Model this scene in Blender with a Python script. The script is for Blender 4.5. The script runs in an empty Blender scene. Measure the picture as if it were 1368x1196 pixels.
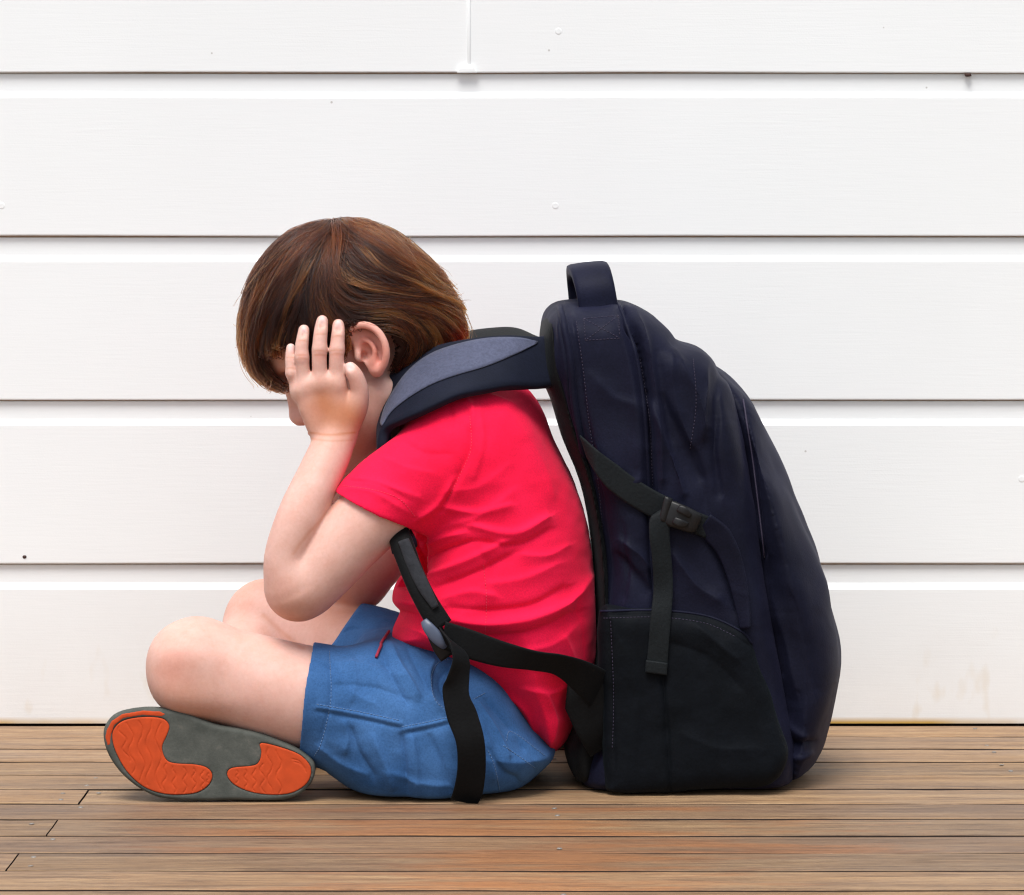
import bpy, bmesh, math, random
import numpy as np
from mathutils import Vector, noise as mnoise
from mathutils.bvhtree import BVHTree

random.seed(7)
RNG = np.random.default_rng(11)
C = bpy.context.scene.collection
SC = bpy.context.scene

# ------------------------------------------------------------------ camera
F, PX0, PY0 = 5040.0, 684.0, 280.0        # focal length and principal point in photo pixels (1368 wide)
DW, H = 4.08, 0.557                       # camera to wall, camera height (m)
cam = bpy.data.cameras.new('camera')
camo = bpy.data.objects.new('camera', cam)
C.objects.link(camo)
cam.sensor_fit = 'HORIZONTAL'
cam.sensor_width = 36.0
cam.lens = F / 1368 * 36.0
cam.shift_x = 0.0
cam.shift_y = (PY0 - 598.0) / 1368
cam.clip_start, cam.clip_end = 0.05, 500
camo.location = (0, -DW, H)
camo.rotation_euler = (math.radians(90), 0, 0)
SC.camera = camo
# ------------------------------------------------------------------ light
SUN_EL, SUN_AZ = math.radians(64), math.radians(-16)   # azimuth from straight behind the camera, + = to the right
wd = bpy.data.worlds.new('World'); SC.world = wd; wd.use_nodes = True
nt = wd.node_tree
bg = nt.nodes['Background']
sky = nt.nodes.new('ShaderNodeTexSky'); sky.sky_type = 'NISHITA'; sky.sun_disc = False
sky.sun_elevation = SUN_EL
sky.sun_rotation = math.pi - SUN_AZ
sky.dust_density = 3.0; sky.air_density = 1.0; sky.ozone_density = 1.0
hs = nt.nodes.new('ShaderNodeHueSaturation'); hs.inputs['Saturation'].default_value = 0.46   # thin overcast: almost white sky
nt.links.new(sky.outputs[0], hs.inputs['Color']); nt.links.new(hs.outputs[0], bg.inputs[0])
bg.inputs[1].default_value = 0.092
sl = bpy.data.lights.new('sun', 'SUN'); sl.energy = 1.5; sl.angle = math.radians(28); sl.color = (1, 0.985, 0.955)
so = bpy.data.objects.new('sun', sl); C.objects.link(so)
sd = Vector((math.sin(SUN_AZ) * math.cos(SUN_EL), -math.cos(SUN_AZ) * math.cos(SUN_EL), math.sin(SUN_EL)))
so.rotation_euler = sd.to_track_quat('Z', 'Y').to_euler()
so.location = (0, -3, 4)
vs = SC.view_settings
vs.view_transform = 'Standard'; vs.look = 'None'; vs.gamma = 1; vs.exposure = 0.98; vs.use_curve_mapping = False
SC.cycles.max_bounces = 8
SC.cycles.use_denoising = True
SC.cycles.filter_width = 1.25
SC.cycles.use_adaptive_sampling = False
SC.cycles.sample_clamp_indirect = 4.0

# ------------------------------------------------------------------ helpers
def W(px, py, y):
    d = y + DW
    return np.array([(px - PX0) * d / F, y, H + (PY0 - py) * d / F])

def s_at(y):
    return (y + DW) / F

def proj(P):
    d = P[:, 1] + DW
    return np.stack([PX0 + P[:, 0] * F / d, PY0 - (P[:, 2] - H) * F / d], 1)

def link(o, parent=None):
    C.objects.link(o)
    if parent is not None:
        o.parent = parent
    return o

def thing(name, label, cat, loc=(0, 0, 0)):
    o = bpy.data.objects.new(name, None)
    o.empty_display_size = 0.05
    o.location = loc
    if label: o['label'] = label
    if cat: o['category'] = cat
    return link(o)

def mesh_obj(name, V, Fc, mat, parent=None, smooth=True, label=None):
    me = bpy.data.meshes.new(name)
    V = np.asarray(V, dtype=np.float32)
    if isinstance(Fc, np.ndarray):
        n, k = Fc.shape
        me.vertices.add(len(V)); me.vertices.foreach_set('co', V.ravel())
        me.loops.add(n * k); me.loops.foreach_set('vertex_index', Fc.astype(np.int32).ravel())
        me.polygons.add(n); me.polygons.foreach_set('loop_start', np.arange(0, n * k, k, dtype=np.int32))
        me.update(calc_edges=True); me.validate()
    else:
        me.from_pydata([tuple(map(float, v)) for v in V], [], [tuple(int(i) for i in f) for f in Fc])
        bm = bmesh.new(); bm.from_mesh(me); bmesh.ops.recalc_face_normals(bm, faces=bm.faces[:]); bm.to_mesh(me); bm.free(); me.update()
    me.polygons.foreach_set('use_smooth', [smooth] * len(me.polygons))
    o = bpy.data.objects.new(name, me)
    if mat: me.materials.append(mat)
    if label: o['label'] = label
    link(o, parent)
    if parent is not None and parent.type == 'EMPTY':
        o.matrix_parent_inverse = __import__('mathutils').Matrix.Translation(-Vector(parent.location))
    return o

def cr(pts, n):
    """Catmull-Rom through the rows of pts (any number of columns), n samples a span."""
    P = np.asarray(pts, float)
    P = np.vstack([2 * P[0] - P[1], P, 2 * P[-1] - P[-2]])
    out = []
    for i in range(1, len(P) - 2):
        for t in np.linspace(0, 1, n, endpoint=False):
            a, b, c, d = P[i - 1], P[i], P[i + 1], P[i + 2]
            out.append(0.5 * (2 * b + (c - a) * t + (2 * a - 5 * b + 4 * c - d) * t * t + (3 * b - a - 3 * c + d) * t ** 3))
    out.append(P[-2])
    return np.array(out)

def closed_cr(pts, n):
    P = np.asarray(pts, float); m = len(P); out = []
    for i in range(m):
        a, b, c, d = P[(i - 1) % m], P[i], P[(i + 1) % m], P[(i + 2) % m]
        for t in np.linspace(0, 1, n, endpoint=False):
            out.append(0.5 * (2 * b + (c - a) * t + (2 * a - 5 * b + 4 * c - d) * t * t + (3 * b - a - 3 * c + d) * t ** 3))
    return np.array(out)

def poly_sd(P, X, Y):
    """signed distance of 2-D points to a closed polygon (negative inside)."""
    d2 = np.full(X.shape, 1e9); ins = np.zeros(X.shape, bool)
    n = len(P)
    for i in range(n):
        a = P[i]; b = P[(i + 1) % n]; e = b - a; L = e @ e
        if L < 1e-16: continue
        t = np.clip(((X - a[0]) * e[0] + (Y - a[1]) * e[1]) / L, 0, 1)
        d2 = np.minimum(d2, (X - a[0] - t * e[0]) ** 2 + (Y - a[1] - t * e[1]) ** 2)
        cond = (a[1] > Y) != (b[1] > Y)
        if e[1] != 0:
            ins ^= cond & (X < e[0] * (Y - a[1]) / e[1] + a[0])
    d = np.sqrt(d2)
    return np.where(ins, -d, d)

def line_dist(P, X, Y, signed=False):
    d2 = np.full(X.shape, 1e9); sg = np.ones(X.shape)
    for a, b in zip(P[:-1], P[1:]):
        e = b - a; L = max(e @ e, 1e-12)
        t = np.clip(((X - a[0]) * e[0] + (Y - a[1]) * e[1]) / L, 0, 1)
        n2 = (X - a[0] - t * e[0]) ** 2 + (Y - a[1] - t * e[1]) ** 2
        if signed: sg = np.where(n2 < d2, np.sign(e[0] * (Y - a[1]) - e[1] * (X - a[0])), sg)
        d2 = np.minimum(d2, n2)
    return (np.sqrt(d2), sg) if signed else np.sqrt(d2)

def smin(a, b, k):
    if k <= 0: return np.minimum(a, b)
    h = np.maximum(k - np.abs(a - b), 0) / k
    return np.minimum(a, b) - h * h * k * 0.25

def smax(a, b, k): return -smin(-a, -b, k)

class Field:
    """a sampled signed distance field; shapes are blended into it, then meshed."""
    def __init__(s, lo, hi, h):
        s.h = h; s.lo = np.array(lo, float)
        n = np.ceil((np.array(hi) - s.lo) / h).astype(int) + 1
        s.ax = [(s.lo[i] + np.arange(n[i]) * h) for i in range(3)]
        s.a = np.full(n, 0.5, np.float32)
    def sl(s, lo, hi):
        r = []
        for i in range(3):
            i0 = max(0, int((lo[i] - s.lo[i]) / s.h)); i1 = min(len(s.ax[i]), int((hi[i] - s.lo[i]) / s.h) + 2)
            if i1 <= i0: return None, None
            r.append(slice(i0, i1))
        X = s.ax[0][r[0]][:, None, None].astype(np.float32); Y = s.ax[1][r[1]][None, :, None].astype(np.float32); Z = s.ax[2][r[2]][None, None, :].astype(np.float32)
        return tuple(r), (X, Y, Z)
    def put(s, lo, hi, fn, k=0.0, op='add'):
        m = k + 4 * s.h
        r, G = s.sl(np.array(lo) - m, np.array(hi) + m)
        if r is None: return
        d = fn(*G).astype(np.float32)
        if op == 'add': s.a[r] = smin(s.a[r], d, k)
        elif op == 'cut': s.a[r] = smax(s.a[r], -d, k)
        else: s.a[r] = smax(s.a[r], d, k)
    def tube(s, pts, k=0.0, n=5, ys=None, op='add'):
        """pts rows: x y z r ; swept ball. ys = lateral (y) squash factor."""
        P = cr(pts, n) if n > 1 and len(pts) > 2 else np.asarray(pts, float)
        R = P[:, 3].max(); q = 1 if ys is None else ys
        lo = P[:, :3].min(0) - R * max(1, q); hi = P[:, :3].max(0) + R * max(1, q)
        def fn(X, Y, Z):
            best = None
            for a, b in zip(P[:-1], P[1:]):
                e = b[:3] - a[:3]; L = max(e @ e, 1e-12)
                t = np.clip(((X - a[0]) * e[0] + (Y - a[1]) * e[1] + (Z - a[2]) * e[2]) / L, 0, 1)
                dx = X - a[0] - t * e[0]; dy = (Y - a[1] - t * e[1]) / q; dz = Z - a[2] - t * e[2]
                d = np.sqrt(dx * dx + dy * dy + dz * dz) - (a[3] + t * (b[3] - a[3]))
                best = d if best is None else np.minimum(best, d)
            return best
        s.put(lo, hi, fn, k, op)
    def ell(s, c, semi, axes=None, k=0.0, op='add'):
        A = np.eye(3) if axes is None else np.array(axes, float)
        c = np.array(c); R = max(semi)
        def fn(X, Y, Z):
            qs = [((X - c[0]) * A[i][0] + (Y - c[1]) * A[i][1] + (Z - c[2]) * A[i][2]) for i in range(3)]
            k0 = np.sqrt(sum((qs[i] / semi[i]) ** 2 for i in range(3)))
            k1 = np.sqrt(sum((qs[i] / semi[i] ** 2) ** 2 for i in range(3))) + 1e-9
            return k0 * (k0 - 1) / k1
        s.put(c - R, c + R, fn, k, op)
    def pillow(s, poly, yc, w, R, p=2.2, k=0.0, op='add', wfun=None):
        """poly (x,z) silhouette swelling to half-width w about the plane y = yc, rounded over R."""
        poly = np.asarray(poly, float)
        lo = (poly[:, 0].min(), yc - w, poly[:, 1].min()); hi = (poly[:, 0].max(), yc + w, poly[:, 1].max())
        def fn(X, Y, Z):
            x2, z2 = np.broadcast_arrays(X[:, 0, :], Z[0, :, :][0][None, :])
            d = poly_sd(poly, x2, z2)[:, None, :]
            ww = w if wfun is None else wfun(x2, z2)[:, None, :]
            a = np.maximum(1 + d / R, 0); b = np.abs(Y - yc) / ww
            f = (a ** p + b ** p) ** (1 / p) - 1
            return f * min(R, w)
        s.put(lo, hi, fn, k, op)
    def slab(s, poly, y0, y1, r, k=0.0, op='add'):
        """polygon (x,z) extruded from y0 to y1 with edges rounded by r."""
        poly = np.asarray(poly, float)
        lo = (poly[:, 0].min(), y0, poly[:, 1].min()); hi = (poly[:, 0].max(), y1, poly[:, 1].max())
        def fn(X, Y, Z):
            x2, z2 = np.broadcast_arrays(X[:, 0, :], Z[0, :, :][0][None, :])
            d = poly_sd(poly, x2, z2)[:, None, :] + r
            e = np.abs(Y - (y0 + y1) / 2) - (y1 - y0) / 2 + r
            d, e = np.broadcast_arrays(d, e)
            return np.minimum(np.maximum(d, e), 0) + np.sqrt(np.maximum(d, 0) ** 2 + np.maximum(e, 0) ** 2) - r
        s.put(lo, hi, fn, k, op)
    def floor(s, z=0.0, k=0.0):
        s.a = smax(s.a, (z - s.ax[2])[None, None, :].astype(np.float32), k)
    def mesh(s, smooth=1):
        a = s.a; nx, ny, nz = a.shape
        ins = a < 0
        cnt = np.zeros((nx - 1, ny - 1, nz - 1), np.uint8)
        for i in (0, 1):
            for j in (0, 1):
                for k in (0, 1):
                    cnt += ins[i:nx - 1 + i, j:ny - 1 + j, k:nz - 1 + k]
        act = np.flatnonzero((cnt > 0) & (cnt < 8)); del cnt
        cy, cz = ny - 1, nz - 1
        ci = act // (cy * cz); cj = (act // cz) % cy; ck = act % cz
        cor = {}
        for i in (0, 1):
            for j in (0, 1):
                for k in (0, 1):
                    cor[i, j, k] = a[ci + i, cj + j, ck + k].astype(np.float64)
        acc = np.zeros((len(act), 3)); num = np.zeros(len(act))
        ks = list(cor)
        for u in ks:
            for v in ks:
                df = [v[m] - u[m] for m in range(3)]
                if sum(df) != 1 or min(df) < 0: continue
                A, B = cor[u], cor[v]; cross = (A < 0) != (B < 0)
                t = np.where(cross, A / np.where(cross, A - B, 1), 0)
                for m in range(3): acc[:, m] += np.where(cross, u[m] + t * df[m], 0)
                num += cross
        V = acc / num[:, None] + np.stack([ci, cj, ck], 1)
        V = s.lo + V * s.h
        Q = []
        for axn in range(3):
            sl0 = [slice(1, -1)] * 3; sl1 = [slice(1, -1)] * 3
            sl0[axn] = slice(0, -1); sl1[axn] = slice(1, None)
            A = ins[tuple(sl0)]; B = ins[tuple(sl1)]
            for flip, m in ((False, A & ~B), (True, B & ~A)):
                idx = np.stack(np.nonzero(m), 1)
                if len(idx) == 0: continue
                off = np.array([1, 1, 1]); off[axn] = 0
                idx = idx + off
                b, c = [(1, 2), (2, 0), (0, 1)][axn]
                quad = []
                for db, dc in ((1, 1), (0, 1), (0, 0), (1, 0)):
                    q = idx.copy(); q[:, b] -= db; q[:, c] -= dc
                    quad.append(np.searchsorted(act, (q[:, 0] * cy + q[:, 1]) * cz + q[:, 2]))
                quad = np.stack(quad, 1)
                Q.append(quad[:, ::-1] if flip else quad)
        Q = np.vstack(Q)
        for _ in range(smooth): V = lap(V, Q, 0.5)
        return V, Q

def lap(V, Q, w):
    S = np.zeros_like(V); n = np.zeros(len(V))
    for i in range(Q.shape[1]):
        a, b = Q[:, i], Q[:, (i + 1) % Q.shape[1]]
        for m in range(3):
            S[:, m] += np.bincount(a, V[b, m], len(V)) + np.bincount(b, V[a, m], len(V))
        n += np.bincount(a, minlength=len(V)) + np.bincount(b, minlength=len(V))
    return V * (1 - w) + w * S / np.maximum(n, 1)[:, None]

def normals(V, Q):
    n = np.cross(V[Q[:, 2]] - V[Q[:, 0]], V[Q[:, 3]] - V[Q[:, 1]])
    N = np.zeros_like(V)
    for i in range(4):
        for m in range(3): N[:, m] += np.bincount(Q[:, i], n[:, m], len(V))
    return N / np.maximum(np.linalg.norm(N, axis=1), 1e-12)[:, None]

_tab = RNG.random((64, 64, 64)).astype(np.float32)
def vnoise(P, scale, off=0.0):
    q = np.asarray(P) / scale + off + 100
    i = np.floor(q).astype(int); f = q - i; f = f * f * (3 - 2 * f)
    r = 0
    for a in (0, 1):
        for b in (0, 1):
            for c in (0, 1):
                w = (f[:, 0] if a else 1 - f[:, 0]) * (f[:, 1] if b else 1 - f[:, 1]) * (f[:, 2] if c else 1 - f[:, 2])
                r = r + w * _tab[(i[:, 0] + a) % 64, (i[:, 1] + b) % 64, (i[:, 2] + c) % 64]
    return r * 2 - 1

def folds(V, Q, strokes, side=-1, gain=1.0):
    """cloth folds: ridges (+) and valleys (-) following lines on the side of the cloth that faces y*side."""
    N = normals(V, Q); q = proj(V); face = np.clip(N[:, 1] * side * 1.6, 0, 1)
    D = np.zeros(len(V))
    for pts, amp, wid in strokes:
        P = cr(pts, 5) if len(pts) > 2 else np.asarray(pts, float)
        d, sg = line_dist(P, q[:, 0], q[:, 1], True)
        d = np.where(sg > 0, d / 1.45, d / 0.58)
        # fade towards both ends
        L = np.linalg.norm(np.diff(P, axis=0), axis=1).sum()
        m = P[len(P) // 2]; e = np.hypot(q[:, 0] - m[0], q[:, 1] - m[1]) / (0.62 * L)
        D += gain * amp * 1e-3 * np.exp(-1.25 * (d / wid) ** 1.25) * np.clip(1.35 - e ** 2, 0, 1)
    return V + N * (D * face)[:, None]

def bvh_of(V, Q): return BVHTree.FromPolygons([Vector(v) for v in V], [tuple(map(int, f)) for f in Q])

def drape(tree, pts, off=0.001, fallback=-0.5):
    """follow pixel points onto the surface that the view ray meets; a few fall back to a depth."""
    o = Vector((0, -DW, H)); out = []; last = fallback
    for p in pts:
        d = Vector(W(p[0], p[1], 0.0)) - o; d.normalize()
        h, n, i, t = tree.ray_cast(o, d)
        if h is None: out.append(W(p[0], p[1], last))
        else:
            if n.dot(d) > 0: n = -n
            q = h + n * off; last = q.y; out.append(np.array(q))
    return np.array(out)

def sweep(P, r, n=6, closed=False):
    """round tube along points P with radius r (scalar or list)"""
    P = np.asarray(P, float); m = len(P); r = np.broadcast_to(np.asarray(r, float), (m,))
    T = np.gradient(P, axis=0); T /= np.maximum(np.linalg.norm(T, axis=1), 1e-9)[:, None]
    up = np.array([0.0, 1.0, 0.0]) if abs(T[0][1]) < 0.9 else np.array([1.0, 0, 0])
    V = []
    for i in range(m):
        u = up - T[i] * (up @ T[i]); u /= np.linalg.norm(u) + 1e-12; v = np.cross(T[i], u); up = u
        for a in range(n):
            an = 2 * math.pi * a / n
            V.append(P[i] + r[i] * (math.cos(an) * u + math.sin(an) * v))
    Fc = [(i * n + a, i * n + (a + 1) % n, (i + 1) * n + (a + 1) % n, (i + 1) * n + a) for i in range(m - 1) for a in range(n)]
    Fc.append(tuple(range(n))[::-1]); Fc.append(tuple((m - 1) * n + a for a in range(n)))
    return V, Fc

def ribbon(Cp, Wd, th, sub=1, crown=0.0, edge=0.25, thv=None):
    """strap: centre line Cp, half-width vectors Wd, thickness th; rounded rim, optional padded crown."""
    Cp = np.asarray(Cp, float); Wd = np.asarray(Wd, float); m = len(Cp)
    T = np.gradient(Cp, axis=0)
    N = np.cross(T, Wd); N /= np.maximum(np.linalg.norm(N, axis=1), 1e-9)[:, None]
    us = [-1, -0.97, -0.8, -0.4, 0, 0.4, 0.8, 0.97, 1]
    prof = [(u, 0.5 * th * (edge if abs(u) == 1 else (0.8 if abs(u) == 0.97 else 1)) + crown * (1 - u * u)) for u in us]
    prof += [(u, -0.5 * th * (edge if abs(u) == 1 else (0.8 if abs(u) == 0.97 else 1)) - crown * 0.3 * (1 - u * u)) for u in us[::-1]]
    n = len(prof); V = []
    for i in range(m):
        for u, t in prof: V.append(Cp[i] + Wd[i] * u + N[i] * t * (1 if thv is None else thv[i]))
    Fc = [(i * n + a, i * n + (a + 1) % n, (i + 1) * n + (a + 1) % n, (i + 1) * n + a) for i in range(m - 1) for a in range(n)]
    Fc.append(tuple(range(n))[::-1]); Fc.append(tuple((m - 1) * n + a for a in range(n)))
    return V, Fc

def merge(parts):
    V, Fc = [], []
    for v, f in parts:
        b = len(V); V += list(v); Fc += [tuple(i + b for i in q) for q in f]
    return V, Fc

def stitches(P, step=0.0034, dash=0.0022, r=0.00035):
    """small thread dashes along a 3-D line"""
    P = np.asarray(P); L = np.r_[0, np.cumsum(np.linalg.norm(np.diff(P, axis=0), axis=1))]
    parts = []; s = 0
    at = lambda d: np.array([np.interp(d, L, P[:, k]) for k in range(3)])
    while s + dash < L[-1]:
        parts.append(sweep([at(s), at(s + dash)], r, 4)); s += step
    return merge(parts)

# ------------------------------------------------------------------ materials
def mat(name):
    m = bpy.data.materials.new(name); m.use_nodes = True
    return m, m.node_tree, m.node_tree.nodes['Principled BSDF']

def nd(t, kind, **kw):
    n = t.nodes.new(kind)
    for k, v in kw.items():
        if k.startswith('i_'):
            key = k[2:]; n.inputs[int(key) if key.isdigit() else key.replace('_', ' ')].default_value = v
        else: setattr(n, k, v)
    return n

def ramp(t, src, stops):
    r = t.nodes.new('ShaderNodeValToRGB'); e = r.color_ramp.elements
    while len(e) < len(stops): e.new(0.5)
    for k, (p, c) in enumerate(stops): e[k].position = p; e[k].color = (*c, 1) if len(c) == 3 else c
    t.links.new(src, r.inputs[0]); return r

def mapped(t, scale=(1, 1, 1), rot=(0, 0, 0), coord='Object'):
    tc = t.nodes.new('ShaderNodeTexCoord'); mp = t.nodes.new('ShaderNodeMapping')
    mp.inputs['Scale'].default_value = scale; mp.inputs['Rotation'].default_value = rot
    t.links.new(tc.outputs[coord], mp.inputs[0]); return mp.outputs[0]

def bump(t, bsdf, h, strength, dist, prev=None):
    b = t.nodes.new('ShaderNodeBump'); b.inputs['Strength'].default_value = strength; b.inputs['Distance'].default_value = dist
    t.links.new(h, b.inputs['Height'])
    if prev is not None: t.links.new(prev, b.inputs['Normal'])
    t.links.new(b.outputs[0], bsdf.inputs['Normal']); return b.outputs[0]

def mix(t, fac, a, b, blend='MIX'):
    m = t.nodes.new('ShaderNodeMix'); m.data_type = 'RGBA'; m.blend_type = blend
    if isinstance(fac, (int, float)): m.inputs[0].default_value = fac
    else: t.links.new(fac, m.inputs[0])
    for s, v in ((6, a), (7, b)):
        if isinstance(v, tuple): m.inputs[s].default_value = (*v, 1)
        else: t.links.new(v, m.inputs[s])
    return m.outputs[2]

def cloth(name, col, col2, weave=0.0006, rough=0.85, sheen=0.3, bumpst=0.35, blotch=6.0, sheen_tint=(1, 1, 1), spec=0.25, crease=0.0, grain_=0.6):
    m, t, b = mat(name)
    n1 = nd(t, 'ShaderNodeTexNoise', i_Scale=blotch, i_Detail=6.0, i_Roughness=0.65); t.links.new(mapped(t), n1.inputs[0])
    r = ramp(t, n1.outputs[0], [(0.32, col2), (0.68, col)])
    n2 = nd(t, 'ShaderNodeTexNoise', i_Scale=1 / (weave * 2.2), i_Detail=2.0, i_Roughness=0.7); t.links.new(mapped(t), n2.inputs[0])
    wv = ramp(t, n2.outputs[0], [(0.30, (0.62, 0.62, 0.62)), (0.64, (1.08, 1.08, 1.08))])
    c = mix(t, grain_, r.outputs[0], wv.outputs[0], 'MULTIPLY')
    t.links.new(c, b.inputs['Base Color'])
    b.inputs['Roughness'].default_value = rough
    b.inputs['Specular IOR Level'].default_value = spec
    b.inputs['Sheen Weight'].default_value = sheen; b.inputs['Sheen Roughness'].default_value = 0.5
    b.inputs['Sheen Tint'].default_value = (*sheen_tint, 1)
    p = bump(t, b, n2.outputs[0], bumpst, 0.0006)
    if crease:
        n3 = nd(t, 'ShaderNodeTexNoise', i_Scale=22.0, i_Detail=3.0, i_Roughness=0.55, i_Distortion=0.8); n3.noise_type = 'RIDGED_MULTIFRACTAL'
        t.links.new(mapped(t, (1, 1, 1.9), (0.2, 0.5, 0.1)), n3.inputs[0])
        bump(t, b, n3.outputs[0], crease, 0.004, p)
    return m

M = {}
M['shirt'] = cloth('red_cotton', (0.88, 0.010, 0.068), (0.84, 0.005, 0.046), 0.0007, 0.85, 0.10, 0.22, 9.0, (1, 0.35, 0.5), 0.15, 0.14, 0.42)
M['shorts'] = cloth('blue_cotton', (0.054, 0.145, 0.340), (0.028, 0.092, 0.240), 0.0008, 0.9, 0.06, 0.30, 16.0, (0.6, 0.75, 1), 0.12, 0.26, 0.6)
M['nylon'] = cloth('navy_nylon', (0.0112, 0.0125, 0.0300), (0.0042, 0.0047, 0.0115), 0.0009, 0.58, 0.03, 0.35, 6.0, (0.45, 0.45, 0.9), 0.09, 0.22)
M['mesh_cloth'] = cloth('dark_mesh_cloth', (0.0040, 0.0056, 0.0090), (0.0018, 0.0027, 0.0042), 0.0018, 0.7, 0.02, 0.6, 9.0, (0.5, 0.7, 0.8), 0.09, 0.08)
M['black_web'] = cloth('black_strap_webbing', (0.0050, 0.0055, 0.0060), (0.003, 0.0034, 0.0038), 0.0012, 0.65, 0.03, 0.7, 20.0, (0.7, 0.8, 0.9), 0.12)
M['dark_mesh'] = cloth('dark_strap_mesh', (0.026, 0.028, 0.034), (0.012, 0.013, 0.017), 0.0016, 0.8, 0.05, 0.9, 60.0)
M['webbing'] = cloth('black_webbing', (0.0085, 0.0110, 0.0125), (0.005, 0.0066, 0.0078), 0.0012, 0.65, 0.04, 0.7, 20.0, (0.6, 0.8, 0.9), 0.14)
M['grey_mesh'] = cloth('grey_strap_mesh', (0.082, 0.092, 0.150), (0.058, 0.066, 0.110), 0.0013, 0.8, 0.1, 0.8, 20.0)
M['strap'] = cloth('strap_navy', (0.0085, 0.0110, 0.024), (0.005, 0.007, 0.015), 0.0008, 0.7, 0.04, 0.4, 12.0, (0.6, 0.65, 0.9), 0.12)

def plain(name, col, rough=0.5, spec=0.5, metal=0.0):
    m, t, b = mat(name)
    n = nd(t, 'ShaderNodeTexNoise', i_Scale=90.0, i_Detail=4.0); t.links.new(mapped(t), n.inputs[0])
    r = ramp(t, n.outputs[0], [(0.3, tuple(c * 0.82 for c in col)), (0.7, col)])
    t.links.new(r.outputs[0], b.inputs['Base Color'])
    b.inputs['Roughness'].default_value = rough; b.inputs['Specular IOR Level'].default_value = spec; b.inputs['Metallic'].default_value = metal
    bump(t, b, n.outputs[0], 0.15, 0.0006)
    return m
M['plastic'] = plain('black_plastic', (0.008, 0.008, 0.009), 0.42, 0.3)
M['grey_plastic'] = plain('grey_plastic', (0.07, 0.09, 0.14), 0.4)
M['thread_navy'] = plain('navy_thread', (0.030, 0.022, 0.050), 0.7)
M['thread_blue'] = plain('pale_blue_thread', (0.10, 0.19, 0.36), 0.7)
M['thread_red'] = plain('red_thread', (0.75, 0.03, 0.09), 0.7)
M['nail_metal'] = plain('galvanised_nail', (0.24, 0.22, 0.20), 0.55, 0.4, 0.3)
M['speck'] = plain('dark_speck', (0.05, 0.018, 0.012), 0.8)
M['rubber_grey'] = plain('grey_rubber', (0.080, 0.086, 0.076), 0.8, 0.25)
m, t, b = mat('worn_grey_rubber')
n1 = nd(t, 'ShaderNodeTexNoise', i_Scale=38.0, i_Detail=9.0, i_Roughness=0.75); t.links.new(mapped(t), n1.inputs[0])
t.links.new(ramp(t, n1.outputs[0], [(0.34, (0.058, 0.064, 0.056)), (0.55, (0.088, 0.094, 0.083)), (0.74, (0.150, 0.142, 0.122))]).outputs[0], b.inputs['Base Color'])
b.inputs['Roughness'].default_value = 0.85; b.inputs['Specular IOR Level'].default_value = 0.2
n2 = nd(t, 'ShaderNodeTexNoise', i_Scale=420.0, i_Detail=3.0); t.links.new(mapped(t), n2.inputs[0]); bump(t, b, n2.outputs[0], 0.4, 0.0006)
M['rubber_grey'] = m
M['rubber_orange'] = plain('orange_rubber', (0.56, 0.070, 0.016), 0.7, 0.2)
M['shoe_cloth'] = plain('dark_shoe_cloth', (0.045, 0.047, 0.047), 0.9, 0.2)
M['drawcord'] = plain('red_drawcord', (0.32, 0.03, 0.06), 0.8, 0.2)

# skin: colour attribute carries flush with painted bounce and crease shade (r), nail (g)
m, t, b = mat('skin')
at = nd(t, 'ShaderNodeAttribute', attribute_name='flush_shade')
sep = nd(t, 'ShaderNodeSeparateColor'); t.links.new(at.outputs['Color'], sep.inputs[0])
n1 = nd(t, 'ShaderNodeTexNoise', i_Scale=55.0, i_Detail=8.0, i_Roughness=0.72); t.links.new(mapped(t), n1.inputs[0])
basec = ramp(t, n1.outputs[0], [(0.3, (0.645, 0.370, 0.300)), (0.7, (0.715, 0.460, 0.395))]).outputs[0]
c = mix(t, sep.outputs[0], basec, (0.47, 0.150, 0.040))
c = mix(t, sep.outputs[1], c, (0.80, 0.57, 0.54))
c = mix(t, sep.outputs[2], c, (0.70, 0.20, 0.14))
n4 = nd(t, 'ShaderNodeTexNoise', i_Scale=320.0, i_Detail=3.0, i_Roughness=0.7); t.links.new(mapped(t), n4.inputs[0])
n5 = nd(t, 'ShaderNodeTexNoise', i_Scale=16.0, i_Detail=4.0, i_Roughness=0.6); t.links.new(mapped(t), n5.inputs[0])
c = mix(t, ramp(t, n5.outputs[0], [(0.48, (0, 0, 0)), (0.75, (0.26, 0.26, 0.26))]).outputs[0], c, (0.68, 0.33, 0.27))
c = mix(t, 1.0, c, ramp(t, n4.outputs[0], [(0.30, (0.955, 0.945, 0.94)), (0.62, (1.01, 1.01, 1.01))]).outputs[0], 'MULTIPLY')
t.links.new(c, b.inputs['Base Color'])
b.inputs['Roughness'].default_value = 0.55; b.inputs['Specular IOR Level'].default_value = 0.28
b.inputs['Subsurface Weight'].default_value = 0.22; b.inputs['Subsurface Radius'].default_value = (1.0, 0.38, 0.2); b.inputs['Subsurface Scale'].default_value = 0.006
n2 = nd(t, 'ShaderNodeTexNoise', i_Scale=420.0, i_Detail=3.0); t.links.new(mapped(t), n2.inputs[0])
bump(t, b, n2.outputs[0], 0.18, 0.0005)
M['skin'] = m

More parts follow.
